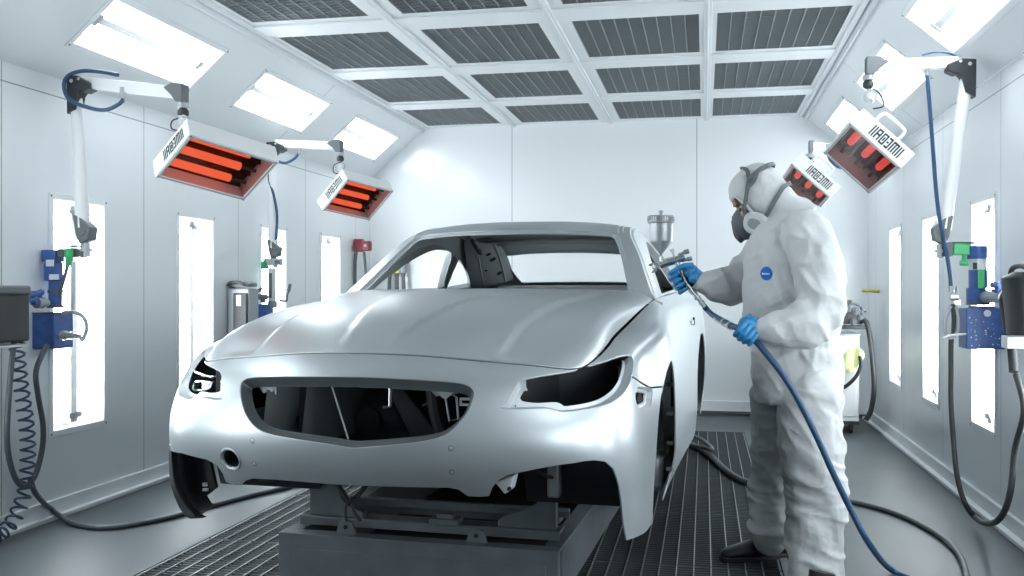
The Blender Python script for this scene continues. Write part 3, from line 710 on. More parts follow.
# inner structure of the rear pillars with black discs painted for the shade in its openings
for sd in (1,-1):
    S_ = SIDE if sd > 0 else SURFS['sideL']; rings = []
    for k in range(9):
        vv = k/8; uq = float(np.interp(2.45+.02*k, _bb, _kg))
        p0 = S_(np.array([[float(np.interp(3.22-.62*vv, _bb, _kg)), .03+.28*vv]]))[0]
        p1 = TOP(np.array([[sd*.50, float(np.interp(3.34-.56*vv,[s[0] for s in _st],kt))]]))[0]
        ring = []
        for j in range(9):
            t = j/8; p = p0*(1-t)+p1*t; p = p - np.array([sd*(.035+.035*sin(pi*t)), .05*sin(pi*t), .01]); ring.append(tuple(p))
        rings.append(ring)
    mb = MB(); mb.v = [p for r in rings for p in r]
    for a_ in range(8):
        for b_ in range(8): mb.f.append((a_*9+b_, a_*9+b_+1, (a_+1)*9+b_+1, (a_+1)*9+b_))
    mb.build('inner_rear_pillar', 'inner_paint', CAR, sharp=60)
    R_ = np.array(rings); 
    for (i_, j_, r_) in ((6,4,.020),(5,4.6,.026),(2.2,5.2,.024),(3.3,3,.012)):
        i0, j0 = int(i_), int(j_); p = R_[i0,j0]*(1-(i_-i0))+R_[min(i0+1,8),j0]*(i_-i0); p = p*(1-(j_-j0))+R_[i0,min(j0+1,8)]*(j_-j0)
        n_ = np.cross(R_[i0+1,j0]-R_[i0,j0], R_[i0,j0+1]-R_[i0,j0]); n_ /= np.linalg.norm(n_); n_ = n_*(-np.sign(n_[0])*sd if n_[0] else 1)
        rim_ = MB().cyl(p-n_*.002, p+n_*.003, r_*1.22, n=16).build('pillar_hole_rim', 'inner_paint', CAR); MB().cyl(p+n_*.001, p+n_*.004, r_, n=16).build('pillar_hole_shade', 'black_void', rim_)
    for j in (2,6):
        MB().tube([tuple(R_[i,j]+np.array([-sd*.006,-.004,0])) for i in range(9)], .008, 6).build('pillar_ridge', 'inner_paint', CAR)
    # grab bracket at the top of the pillar
    p = R_[7,2]; MB().tube(smooth_path([p+np.array([-sd*.01,-.16,.06]), p+np.array([-sd*.03,-.10,.0]), p+np.array([-sd*.035,-.02,-.035]), p+np.array([-sd*.01,.03,-.01])],5), .014, 8).build('roof_bracket', 'dark_inner', CAR)
# floor, scuttle, parcel shelf, rear bulkhead
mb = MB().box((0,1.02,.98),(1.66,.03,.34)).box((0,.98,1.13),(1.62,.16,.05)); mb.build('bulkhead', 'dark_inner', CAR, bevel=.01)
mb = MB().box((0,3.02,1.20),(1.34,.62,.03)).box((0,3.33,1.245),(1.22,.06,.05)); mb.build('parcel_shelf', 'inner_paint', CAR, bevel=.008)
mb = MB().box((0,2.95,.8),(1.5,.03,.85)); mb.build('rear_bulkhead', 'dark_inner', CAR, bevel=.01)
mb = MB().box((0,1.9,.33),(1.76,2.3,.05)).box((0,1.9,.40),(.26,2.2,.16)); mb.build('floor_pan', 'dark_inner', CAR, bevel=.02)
for sd in (1,-1):
    MB().box((sd*.86,1.7,.36),(.15,2.1,.18)).build('sill_beam', 'inner_paint', CAR, bevel=.03)
    MB().box((sd*.80,1.72,.80),(.03,1.5,.78)).build('inner_door_skin', 'inner_paint', CAR, bevel=.01)
# engine bay
for sd in (1,-1):
    # wheel liner: arched sheet round the wheel opening
    mb = MB(); n = 22; ws_ = [.46,.60,.78,.94]; R0 = .40
    for x in ws_:
        for i in range(n+1):
            a_ = radians(205 - 215*i/n); mb.v.append((sd*x, .205+R0*cos(a_)*1.02, .55+R0*sin(a_)))
    for k in range(3):
        for i in range(n): mb.f.append((k*(n+1)+i, k*(n+1)+i+1, (k+1)*(n+1)+i+1, (k+1)*(n+1)+i))
    mb.v += [(sd*.46,.205,.55)]; c0 = len(mb.v)-1
    for i in range(n): mb.f.append((i, i+1, c0))
    mb.build('wheel_liner', 'liner_black', CAR, sharp=50)
    # chassis leg and strut tower
    MB().box((sd*.40,.10,.60),(.10,1.7,.14)).build('chassis_leg', 'dark_inner', CAR, bevel=.02)
    MB().lathe([(.16,-.35),(.15,-.05),(.12,.0),(.05,.015),(.05,.0)], (sd*.56,.30,1.02)).build('strut_tower', 'dark_inner', CAR)
    # rear wheel liner
    mb = MB()
    for x in (.60,.93):
        for i in range(n+1):
            a_ = radians(205 - 230*i/n); mb.v.append((sd*x, 2.925+.40*cos(a_), .55+.40*sin(a_)))
    for i in range(n): mb.f.append((i, i+1, n+1+i+1, n+1+i))
    mb.v.append((sd*.60,2.925,.55)); c0 = len(mb.v)-1
    for i in range(n): mb.f.append((i, i+1, c0))
    mb.build('rear_wheel_liner', 'liner_black', CAR, sharp=50)
    # door sill flange behind wheel with clips
    mb = MB(); 
    for bb_, cc_ in ((.545,.80),(.585,.66),(.592,.52),(.572,.40)): mb.cyl((sd*.962,bb_,cc_),(sd*.988,bb_-.012,cc_),.010,n=8)
    mb.build('liner_clips', 'mid_grey_metal', CAR)
# left inner wing sheet seen through the grille opening
mb = MB(); 
prof = [(-.43,-.66),(-.37,-.60),(-.33,-.585),(-.30,-.62),(-.275,-.64),(-.24,-.60),(-.20,-.42),(-.16,-.30)]
for c_ in (.66,.75,.84,.93):
    for a_, b_ in prof: mb.v.append((a_-(.93-c_)*.12, b_, c_))
for k in range(3):
    for i in range(len(prof)-1): w = len(prof); mb.f.append((k*w+i, k*w+i+1, (k+1)*w+i+1, (k+1)*w+i))
mb.build('inner_wing_sheet', mat('wing_grey',(.17,.19,.20),.36,metal=.5), CAR, sharp=70)
MB().box((-.335,-.607,.735),(.010,.008,.045)).build('inner_wing_slot_shade', 'black_void', CAR)  # black strip painted for the shade in the slot
mb = MB().ball((-.14,-.28,.70), .16, 20, (1,.5,1)).lathe([(.05,0),(.05,.03),(.02,.03)], (-.14,-.36,.72), (0,-1,0)); mb.build('suspension_dome', mat('dome_grey',(.05,.06,.066),.35,metal=.4), CAR)
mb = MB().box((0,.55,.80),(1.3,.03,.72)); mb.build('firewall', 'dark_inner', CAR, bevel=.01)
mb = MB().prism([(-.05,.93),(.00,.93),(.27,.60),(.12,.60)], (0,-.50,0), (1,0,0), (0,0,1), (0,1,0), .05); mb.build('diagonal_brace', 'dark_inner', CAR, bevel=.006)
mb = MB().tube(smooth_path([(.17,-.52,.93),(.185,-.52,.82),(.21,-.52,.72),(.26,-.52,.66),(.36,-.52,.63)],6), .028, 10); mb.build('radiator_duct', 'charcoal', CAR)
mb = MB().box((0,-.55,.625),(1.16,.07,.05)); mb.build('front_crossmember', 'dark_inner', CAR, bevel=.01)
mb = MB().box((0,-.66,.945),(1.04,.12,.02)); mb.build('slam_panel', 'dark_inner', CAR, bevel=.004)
MB().tube([(-.137,-.74,.905),(-.068,-.74,.702)], .0035, 8).build('support_rod', 'primer_light', CAR)
for a0, a1 in ((-.172,-.076),(-.012,.075)):
    MB().box(((a0+a1)/2,-.76,.900),(a1-a0,.03,.014)).build('grille_clip', 'primer_light', CAR, bevel=.003)
MB().box((-.05,-.785,.694),(.17,.04,.010)).build('lower_grille_tab', 'primer_light', CAR, bevel=.003)
MB().tube([(.088,-.72,.90),(.086,-.72,.822),(.060,-.72,.818)], .007, 8).build('hook_bracket', 'steel', CAR)
MB().tube([(.296,-.72,.866),(.312,-.72,.778),(.345,-.72,.786),(.338,-.72,.862),(.325,-.72,.872)], .0045, 8, closed=True).build('wire_frame_bracket', 'steel', CAR)
MB().box((.385,-.74,.860),(.055,.008,.010)).box((.385,-.74,.840),(.055,.008,.010)).box((.36,-.74,.85),(.008,.008,.03)).build('latch_bracket', 'primer_light', CAR, bevel=.002)
mb = MB().prism([(.27,.885),(.38,.905),(.36,.885),(.33,.880),(.30,.855),(.285,.862)], (0,-.73,0),(1,0,0),(0,0,1),(0,1,0),.01); mb.build('corner_gusset', 'primer_light', CAR)
mb = MB().prism([(.16,.905),(.29,.90),(.26,.855),(.22,.85)], (0,-.60,0),(1,0,0),(0,0,1),(0,1,0),.01); mb.build('side_gusset', 'inner_paint', CAR)
mb = MB().tube([(.13,-.5,.80),(.22,-.5,.845),(.30,-.5,.86)], .004, 6); mb.build('bay_cable', 'mid_grey_metal', CAR)
mb = MB().box((-.375,-.76,.880),(.07,.012,.012)).cyl((-.39,-.77,.872),(-.39,-.75,.872),.010,n=10).cyl((-.36,-.77,.875),(-.36,-.75,.875),.008,n=10).box((-.345,-.76,.872),(.01,.012,.03)); mb.build('hinge_bracket', 'steel', CAR, bevel=.002)
MB().bar((-.375,-.77,.905),(-.34,-.77,.893),.012,.012).build('hinge_tab', 'primer_light', CAR, bevel=.003)
# headlamp bays: shrouds behind the openings
for sd in (1,-1):
    mb = MB().box((sd*.66,-.42,.86),(.03,.42,.22)) if sd < 0 else MB().add([(.50,-.70,.80),(.52,-.66,.90),(.64,-.40,.95),(.64,-.35,.76),(.88,-.24,.97),(.88,-.24,.76),(.88,-.40,.80),(.86,-.36,.95)],[(0,1,2,3),(3,2,4,5),(5,4,7,6),(0,3,5,6)])
    mb.build('headlamp_bay', 'dark_inner', CAR)
MB().box((-.80,-.33,.90),(.05,.02,.20), radians(-20)).build('headlamp_strut', 'dark_inner', CAR)
# underside
mb = MB().cyl((-.52,-.42,.555),(-.20,-.42,.555),.055,n=20).box((-.12,-.50,.56),(.14,.1,.05)); mb.build('lower_air_duct', 'liner_black', CAR, bevel=.006)
mb = MB().bar((.16,-.55,.575),(-.04,-.30,.47),.05,.03).cyl((-.10,-.45,.50),(-.10,-.35,.50),.03,n=12).cyl((.02,-.45,.52),(.02,-.36,.52),.022,n=12); mb.build('subframe_brace', 'mid_grey_metal', CAR, bevel=.004)
MB().tube(smooth_path([(-.22,-.47,.53),(-.20,-.52,.46),(-.16,-.52,.42),(-.12,-.50,.46),(-.08,-.48,.53)],6), .010, 8).tube(smooth_path([(-.15,-.52,.44),(-.14,-.53,.39),(-.11,-.53,.35)],5), .006, 8).tube(smooth_path([(-.15,-.52,.44),(-.17,-.54,.40),(-.16,-.55,.35)],5), .006, 8).build('wiring_loom', 'black_plastic', CAR)
mb = MB().prism([(.50,.575),(.57,.60),(.558,.55),(.535,.535)], (0,-.80,0),(1,0,.02),(0,0,1),(0,1,0),.06); mb.build('bumper_end_bracket', 'primer_light', CAR, bevel=.004)
MB().cyl((.553,-.81,.567),(.553,-.80,.567),.007,n=10).build('bracket_hole_shade', 'black_void', CAR)  # black disc standing for the shade inside the bracket's hole
MB().box((.60,-.28,.51),(.05,.06,.16)).box((.56,-.28,.60),(.16,.06,.05)).build('subframe_bush', 'mid_grey_metal', CAR, bevel=.01)
MB().tube(smooth_path([(.54,-.40,.62),(.55,-.42,.58),(.58,-.42,.545),(.62,-.40,.53)],5), .007, 8).build('brake_pipe', 'black_plastic', CAR)
# black liner hanging at the left front corner
mb = MB(); pr = [(-.935,-.60,.0),(-.90,-.66,.0),(-.84,-.69,.02)]
def lin(c_, k): # outer face following the missing bumper corner
    return [(-.955-.006*k,-.33-.02*k,c_),(-.945,-.48,c_),(-.915,-.585-.01*k,c_),(-.875,-.63+.02*k,c_),(-.868,-.60+.02*k,c_),(-.90,-.55,c_),(-.93,-.46,c_),(-.940,-.33-.02*k,c_)]
rings = [[(x+dx, y, z_) for x, y, z_ in lin(c_, k_)] for c_, k_, dx in ((.625,0,0),(.57,.2,0),(.51,.4,.004),(.46,.7,.012),(.415,1,.03),(.375,1.5,.055),(.345,2,.085),(.335,2.2,.11))]
mb.loft(rings); mb.build('wheel_arch_liner', 'liner_black', CAR, bevel=.003, sharp=40)
mb = MB().prism([(-.86,.62),(-.80,.62),(-.785,.55),(-.755,.44),(-.80,.405),(-.83,.41)], (0,-.50,0),(1,0,0),(0,0,1),(0,1,0),.02); mb.build('liner_flange', 'liner_black', CAR, bevel=.003)
MB().box((-.800,-.51,.452),(.020,.01,.016)).box((-.797,-.51,.432),(.024,.01,.012)).build('liner_clip', 'primer_light', CAR, bevel=.002)
# parking sensor plugs
for q in UV['sens']:
    n_ = surf_normal(SKIRT, np.array([q]))[0]; p = SKIRT(np.array([q]))[0]
    s_ = MB().lathe([(.0075,.0),(.0075,.0008),(.006,.0016),(0.0005,.0018)], tuple(p-n_*.0002), tuple(n_), 20).build('sensor_plug', PAINT, CAR)
    MB().lathe([(.0095,.0),(.0095,.0004),(.0078,.0006)], tuple(p-n_*.0001), tuple(n_), 20).build('sensor_gap', 'dark_metal', s_)
# fender crease vent
q = side_uv([(.80,.93),(1.35,1.02)])
# ================================================================== STEEL RACK UNDER THE CAR
RK = thing('car_rack', 'dark grey steel box frame rack carrying the car body over the gratings', 'rack', (-1.16, 4.0, 0), radians(-3.0))
x0, x1, y0, y1, zt, wt = -.585, .62, -.30, 3.55, .22, .075
mb = MB().box(((x0+x1)/2, y0+.02, zt/2+.005),(x1-x0,.04,zt-.01)); mb.build('front_plate', 'rack_paint', RK, bevel=.004)
mb = MB().box(((x0+x1)/2, y0+wt/2, zt-.005),(x1-x0,wt,.012)); mb.build('front_flange', 'rack_paint', RK, bevel=.003)
MB().box(((x0+x1)/2+.0, y0-.002, .082),(x1-x0-.10,.006,.155)).build('access_panel', 'rack_paint', RK, bevel=.0025)
mb = MB().cyl((x1-.045,y0+.001,.195),(x1-.045,y0-.004,.195),.010,n=14).cyl((x0+.045,y0+.001,.195),(x0+.045,y0-.004,.195),.010,n=14); mb.build('bolt_heads','rack_paint',RK)
for x in (x0+wt/2, x1-wt/2):
    MB().box((x,(y0+y1)/2+.04,zt/2+.005),(wt,y1-y0-.08,zt-.01)).build('side_rail', 'rack_paint', RK, bevel=.004)
MB().box(((x0+x1)/2,y1,zt/2),(x1-x0,.05,zt)).build('rear_plate', 'rack_paint', RK, bevel=.004)
MB().box(((x0+x1)/2,(y0+y1)/2,.012),(x1-x0-.02,y1-y0-.02,.016)).build('floor_plate', 'black_void', RK)
for y, z_ in ((-.10,.255),(.06,.30)):
    MB().box(((x0+x1)/2,y,z_),(x1-x0-.05,.10 if y<0 else .03,.012)).box(((x0+x1)/2,y-.05 if y<0 else y,z_-.015),(x1-x0-.05,.008,.035)).build('cross_tray', 'rack_paint', RK, bevel=.003)
for y_, w_, d_, h_ in ((.16,.16,.10,.05),(1.6,.10,.08,.06),(2.8,.10,.08,.06)): MB().box(((x0+x1)/2,y_,.25),(x1-x0-w_,d_,h_)).build('cross_beam','rack_paint',RK,bevel=.004)
for x in (-.30,.27):
    mb = MB().prism([(-.045,0),(.045,0),(.030,.045),(.015,.055),(-.015,.055),(-.030,.045)], (x,y0+.05,zt-.002),(1,0,0),(0,0,1),(0,1,0),.02); mb.build('lifting_lug','rack_paint',RK,bevel=.002)
    MB().cyl((x,y0+.045,zt+.028),(x,y0+.052,zt+.028),.009,n=12).build('lug_hole_shade','black_void',RK)  # solid black disc gives the lug's hole its shade
mb = MB().box((.10,-.12,.27),(.13,.08,.025)).box((.10,-.12,.290),(.07,.05,.02)); mb.build('tray_bracket','rack_paint',RK,bevel=.004)
# stands carrying the body
mb = MB().prism([(-.52,.262),(-.27,.262),(-.27,.285),(-.335,.31),(-.36,.345),(-.40,.40),(-.42,.43),(-.52,.43)], (0,-.14,0),(1,0,0),(0,0,1),(0,1,0),.05); mb.build('left_stand','rack_paint',RK,bevel=.003)
mb = MB().prism([(.33,.262),(.575,.262),(.575,.43),(.53,.425),(.49,.36),(.44,.335),(.39,.315),(.345,.30),(.33,.285)], (0,-.14,0),(1,0,0),(0,0,1),(0,1,0),.05); mb.build('right_stand','rack_paint',RK,bevel=.003)
MB().box((.52,-.06,.46),(.09,.10,.09)).box((-.46,-.06,.46),(.09,.10,.09)).build('stand_heads','dark_metal',RK,bevel=.004)
for y in (1.5,2.9):
    for x in (-.50,.53): MB().box((x,y,.29),(.08,.08,.14)).build('rear_stand','rack_paint',RK,bevel=.004)
# ================================================================== THE PAINTER
CW = mat('coverall_white', (.53,.55,.56), .62, spec=.3)
def crumple(m):     # crumpled non-woven cloth: facets from stretched cells plus a fine grain
    nt = m.node_tree; b = nt.nodes['Principled BSDF']; tc = nt.nodes['Texture Coordinate']
    nz_ = nt.nodes.new('ShaderNodeTexNoise'); nz_.inputs['Scale'].default_value = 5.; nz_.inputs['Detail'].default_value = 3
    nt.links.new(tc.outputs['Object'], nz_.inputs['Vector'])
    ad = nt.nodes.new('ShaderNodeVectorMath'); ad.operation = 'MULTIPLY_ADD'; ad.inputs[1].default_value = (.22,.22,.22)
    nt.links.new(nz_.outputs['Color'], ad.inputs[0]); nt.links.new(tc.outputs['Object'], ad.inputs[2])
    prev = None
    for sc, st, di in ((7.5, .45, .022), (19., .35, .008)):
        vo = nt.nodes.new('ShaderNodeTexVoronoi'); vo.feature = 'F1'; vo.distance = 'EUCLIDEAN'; vo.inputs['Scale'].default_value = sc
        nt.links.new(ad.outputs[0], vo.inputs['Vector'])
        bp = nt.nodes.new('ShaderNodeBump'); bp.inputs['Strength'].default_value = st; bp.inputs['Distance'].default_value = di
        nt.links.new(vo.outputs['Distance'], bp.inputs['Height'])
        if prev: nt.links.new(prev.outputs[0], bp.inputs['Normal'])
        prev = bp
    nt.links.new(prev.outputs[0], b.inputs['Normal'])
crumple(CW)
mat('skin', (.42,.24,.17), .5, spec=.4)
mat('lip', (.34,.13,.11), .5)
mat('eye_dark', (.03,.02,.015), .3)
mat('brow_brown', (.05,.03,.02), .8)
mat('glove_blue', (.02,.22,.48), .42, bump=(200., .15, .001))
mat('mask_grey', (.065,.08,.09), .5)
mat('mask_dark', (.03,.037,.042), .45)
mat('filter_white', (.55,.58,.59), .5)
mat('strap_grey', (.10,.12,.13), .6)
mat('shoe_black', (.012,.013,.016), .5)
mat('badge_blue', (.0,.13,.50), .45)
mat('badge_white', (.75,.8,.85), .5)

def ell_ring(c, ax, up, rx, ry, n=28, p=2.0):
    """ring round c; ax = first half-axis direction, up = second"""
    c = V(c); ax = V(ax).normalized(); up = V(up); up = (up-ax*up.dot(ax)).normalized(); out = []
    for i in range(n):
        a = 2*pi*i/n; ca, sa = cos(a), sin(a)
        x = math.copysign(abs(ca)**(2/p), ca)*rx; y = math.copysign(abs(sa)**(2/p), sa)*ry
        out.append(c + ax*x + up*y)
    return out
def limb(mb, pts, n=22, k=5):
    """tapering tube: pts = (centre, radius along the view-plane normal axis, radius across)"""
    C_ = smooth_path([p[0] for p in pts], k); R1 = smooth_path([(p[1],p[2],0) for p in pts], k); m = len(C_); rings = []
    for i in range(m):
        d = (C_[min(i+1,m-1)]-C_[max(i-1,0)]).normalized(); y = V((0,1,0)); y = (y-d*y.dot(d)).normalized(); x = d.cross(y)
        rings.append([C_[i] + y*cos(2*pi*q/n)*R1[i].x + x*sin(2*pi*q/n)*R1[i].y for q in range(n)])
    mb.loft(rings)
    mb.ball(C_[0], min(pts[0][1],pts[0][2])*.96, 14); mb.ball(C_[-1], min(pts[-1][1],pts[-1][2])*.96, 14)
def fuse(mb, voxel, smooth_it=4, fac=.5):
    """merges overlapping closed shapes into one continuous skin"""
    me = bpy.data.meshes.new('tmp'); me.from_pydata(mb.v, [], mb.f); me.update()
    import bmesh
    bm = bmesh.new(); bm.from_mesh(me); bmesh.ops.recalc_face_normals(bm, faces=bm.faces); bm.to_mesh(me); bm.free()
    o = bpy.data.objects.new('tmp', me); COL.objects.link(o)
    r = o.modifiers.new('r', 'REMESH'); r.mode = 'VOXEL'; r.voxel_size = voxel; r.use_smooth_shade = True
    s = o.modifiers.new('s', 'SMOOTH'); s.factor = fac; s.iterations = smooth_it
    dg = bpy.context.evaluated_depsgraph_get(); res = bpy.data.meshes.new_from_object(o.evaluated_get(dg))
    bpy.data.objects.remove(o); bpy.data.meshes.remove(me); return res
def displace(me, fn, it=1):
    n = len(me.vertices); co = np.empty(n*3); me.vertices.foreach_get('co', co); co = co.reshape(-1,3)
    nr = np.empty(n*3); me.vertex_normals.foreach_get('vector', nr); nr = nr.reshape(-1,3)
    me.vertices.foreach_set('co', (co + nr*fn(co)[:,None]).ravel()); me.update()
def finish(me, name, m, parent, **tg):
    me.name = name; me.materials.clear(); me.materials.append(MATS[m]); me.polygons.foreach_set('use_smooth', [True]*len(me.polygons))
    o = link(bpy.data.objects.new(name, me), parent); return tag(o, **tg)
def nz(P, sc, seed=0.):
    """smooth noise, vectorised value lattice"""
    Q = P*np.asarray(sc)+seed; i = np.floor(Q).astype(int); f = Q-i; f = f*f*f*(f*(f*6-15)+10); r = 0
    def h(a,b,c):
        v = (a*374761393 + b*668265263 + c*2147483647*3) & 0xffffffff; v = ((v ^ (v >> 13))*1274126177) & 0xffffffff; v = v ^ (v >> 16); return (v % 100003)/50001.5-1
    for dx in (0,1):
        for dy in (0,1):
            for dz in (0,1):
                w = (f[:,0] if dx else 1-f[:,0])*(f[:,1] if dy else 1-f[:,1])*(f[:,2] if dz else 1-f[:,2]); r = r + w*h(i[:,0]+dx,i[:,1]+dy,i[:,2]+dz)
    return r
def ridge(P, sc, seed): return (1-np.abs(nz(P,sc,seed))*2.2)

Yc, Yf, Yn = 4.34, 4.50, 4.16        # body centre, far side, near side planes
PERSON = thing('person', 'person in white hooded coverall, respirator and blue gloves, holding a spray gun beside the car', 'person', (.42, 4.34, 0))
PL = V((.42, 4.34, 0))
def rel(mb): mb.v = [tuple(V(p)-PL) for p in mb.v]; return mb
body = MB()
# torso rings: (centre px at its plane), half depth (x), half width (y)
def TR(c, rx, ry, lean=(1,0,0)): return ell_ring(c, lean, (0,1,0), rx, ry, 32, 2.3)
fr = V((.96,-.26,0))       # body turned a little to the camera: this is its back direction
def ring_t(c, rx, ry): return ell_ring(c, fr, (.26,.96,0), rx, ry, 32, 2.25)
torso = [ring_t((0.4048,4.3400,0.7579), .175,.21), ring_t((0.4006,4.3400,0.8677), .186,.22), ring_t((0.4006,4.3400,0.9776), .190,.215), ring_t((0.3879,4.3400,1.0433), .185,.210), ring_t((0.3879,4.3400,1.1313),.205,.22),
         ring_t((0.3879,4.3400,1.2412), .210,.225), ring_t((0.3837,4.3400,1.3512),.200,.230), ring_t((0.3803,4.3500,1.4484), .180,.225), ring_t((0.3718,4.3500,1.5279), .145,.19), ring_t((0.3590,4.3500,1.5854),.100,.12), ring_t((0.3463,4.3500,1.6254), .075,.085)]
body.loft(torso)
# hood: head under cloth
HC = V((0.2387,4.3400,1.6463))
tilt = radians(-33)
HS = 1.13
Rh = Matrix.Rotation(radians(-14), 3, 'Z') @ Matrix.Rotation(tilt, 3, 'Y')
# head frame: local -x = face, z = crown
def hp(x, y, z): return HC + Rh @ (V((x, y, z))*HS)
hood = []
for z_, cx, rx, ry in ((.128,.012,.03,.03),(.120,.012,.062,.052),(.100,.010,.088,.072),(.065,.008,.103,.084),(.02,.010,.108,.090),(-.03,.022,.100,.090),(-.075,.040,.086,.086),(-.12,.062,.082,.084),(-.165,.085,.088,.092)):
    hood.append([hp(cx+cos(2*pi*i/28)*rx, sin(2*pi*i/28)*ry, z_) for i in range(28)])
body.loft(hood)
body.ball((0.4015,4.3500,1.5759), .085, 18, (1,1.3,.9))
# legs
far = [((0.3638,4.4600,0.7793),.13,.155),((0.3471,4.4700,0.6508),.125,.135),((0.3295,4.4700,0.5140),.115,.115),((0.3120,4.4700,0.3770),.108,.105),((0.2988,4.4700,0.2627),.10,.098),((0.2981,4.4600,0.1968),.096,.094),((0.2975,4.4500,0.1403),.088,.088)]
near = [((0.4417,4.2100,0.8078),.130,.138),((0.4407,4.2000,0.6689),.124,.130),((0.4478,4.1900,0.5225),.118,.124),((0.4588,4.1800,0.3771),.115,.122),((0.4577,4.1700,0.2319),.108,.112),((0.4566,4.1600,0.1084),.105,.108),((0.4595,4.1500,0.0193),.10,.105),((0.4636,4.1500,-0.0307),.097,.10)]
limb(body, far); limb(body, near)
# arms
fa = [((0.2977,4.5200,1.4893),.085,.085),((0.2413,4.5500,1.3986),.080,.080),((0.1916,4.5500,1.3012),.082,.086),((0.1411,4.5300,1.2639),.082,.086),((0.0816,4.5000,1.2593),.074,.078),((0.0271,4.4700,1.2730),.062,.064),((-0.0000,4.4600,1.2776),.052,.054)]
na = [((0.4103,4.1400,1.4928),.092,.100),((0.4450,4.0900,1.3986),.090,.098),((0.4574,4.0600,1.2991),.084,.090),((0.4630,4.0400,1.2011),.086,.090),((0.4374,4.0200,1.1283),.088,.092),((0.3887,4.0000,1.1003),.084,.092),((0.3254,3.9900,1.0880),.074,.080),((0.2739,3.9800,1.0820),.062,.066),((0.2464,3.9800,1.0797),.052,.056)]
limb(body, fa); limb(body, na)
rel(body)
me = fuse(body, .0088, 4, .5)
def axisdist(P, a, b):
    a = np.array(a)-np.array(PL); b = np.array(b)-np.array(PL); d = b-a; t = np.clip(((P-a)@d)/(d@d),0,1); return t, np.linalg.norm(P-a-t[:,None]*d,axis=1)
ELB = np.array((0.4708,4.0400,1.1686))-np.array(PL); ELF = np.array((0.1641,4.5400,1.2686))-np.array(PL); WAIST = (0.3879,4.3400,0.9994)[2]; SHN = np.array((0.4143,4.1000,1.4821))-np.array(PL)
KF = np.array((0.3208,4.4700,0.4455))-np.array(PL); KN = np.array((0.4599,4.1900,0.4806))-np.array(PL); CR = np.array((0.3675,4.3000,0.7617))-np.array(PL)
def folds(P):
    x, y, z_ = P.T; g_ = lambda c, r: np.exp(-((P-c)**2).sum(1)/(r*r))
    warp = nz(P,(4,4,4),3.)*.5
    leg = 1/(1+np.exp((z_-.80)/.04)); trunk = 1-leg
    # slanting drag folds on the legs, stacked folds low down
    Pl = P.copy(); Pl[:,2] += .35*x + .10*warp
    f = leg*(.015*np.clip(ridge(Pl,(3.2,3.2,10.5),1.3),-.3,1)*(.55+.6*(z_<.35)) + .008*np.clip(ridge(Pl,(6,6,21),8.1),-.2,1))
    Pt = P.copy(); Pt[:,2] -= .5*x
    f += trunk*(.010*np.clip(ridge(Pt,(4.,4.,6.),5.5),-.3,1) + .006*np.clip(ridge(Pt,(10,10,13),2.2),-.2,1))
    # elbow and shoulder bundles
    Pe = P.copy(); Pe[:,0] += .6*z_
    for c, r, a in ((ELB,.19,.017),(ELF,.16,.013),(SHN,.14,.009),(KN,.20,.008),(KF,.20,.008),(CR,.20,.012)):
        f += g_(c, r)*a*ridge(Pe,(16,7,9),4.4)
    # hood: small gathers around the face elastic
    hd = 1/(1+np.exp(-(z_-1.52)/.02)); f = f*(1-.75*hd)
    # waist elastic
    f -= .010*np.exp(-((z_-WAIST)/.016)**2)*(np.abs(x-.0)<.3)
    f += .0016*np.exp(-((z_-WAIST)/.04)**2)*np.sin(np.arctan2(y,x)*34)
    return f
displace(me, folds)
# cut the face opening out of the hood and the open ends at cuffs
import bmesh
bm = bmesh.new(); bm.from_mesh(me); Ri = Rh.inverted(); kill = []
for f in bm.faces:
    c = f.calc_center_median(); h_ = (Ri @ (c + PL - HC))/HS
    if h_.x < -.018 - .52*max(0,(.028-h_.z))*.0 and -.115 < h_.z < .045 and h_.length < .17:
        lim = -.055 if h_.z > .0 else -.050+(-h_.z)*.05
        if h_.x < lim and abs(h_.y) < .080: kill.append(f)
bmesh.ops.delete(bm, geom=kill, context='FACES')
be = [e for e in bm.edges if e.is_boundary]; 
bm.to_mesh(me); 
loopv = [tuple(e.verts[0].co) for e in be]; bm.free()
cov = finish(me, 'coverall', 'coverall_white', PERSON)
sb = cov.modifiers.new('Subdiv', 'SUBSURF'); sb.levels = 1; sb.render_levels = 1
so_ = cov.modifiers.new('Thick', 'SOLIDIFY'); so_.thickness = .002; so_.offset = -1
# head: skull, brow, nose, cheeks, eyes, ears (under the hood), neck
hd = MB()
def hb(x,y,z_,r,sc=(1,1,1)): hd.ball(tuple(hp(x,y,z_)), r, 18, sc, Rh)
hb(.0,0,.02,.092,(1.0,.82,1.12)); hb(-.03,0,-.045,.066,(1,.88,1.1)); hb(-.058,0,-.088,.030,(1,1.0,.8))
hb(-.078,0,.032,.040,(.5,1.45,.7)); hb(-.096,0,-.012,.014,(1,.75,2.2)); hb(-.107,0,-.034,.014,(1,1.05,.8))
for s in (1,-1): hb(-.072,s*.038,-.025,.024,(.8,.9,.9)); hb(.0,s*.080,-.01,.022,(1,.35,1.3)); hb(-.085,s*.030,.020,.013,(.6,1.8,.5)); hb(-.100,s*.010,-.038,.009)
hd.cyl(tuple(hp(.02,0,-.05)), tuple(V((0.3803,4.3500,1.5278))), .055, .062, 20)
rel(hd); hm = fuse(hd, .0042, 5, .5)
bm = bmesh.new(); bm.from_mesh(hm)
for v in bm.verts:          # eye sockets and mouth line
    q = (Ri @ (v.co + PL - HC))/HS
    for s in (1,-1):
        d = math.hypot((q.y-s*.031)/.020, (q.z-.004)/.012)
        if q.x < -.03 and d < 1.4: v.co += Rh @ V((.0085*math.exp(-d*d*1.6),0,0))
    if q.x < -.04 and abs(q.y) < .026: v.co += Rh @ V((.004*math.exp(-((q.z+.062)/.0035)**2),0,0))
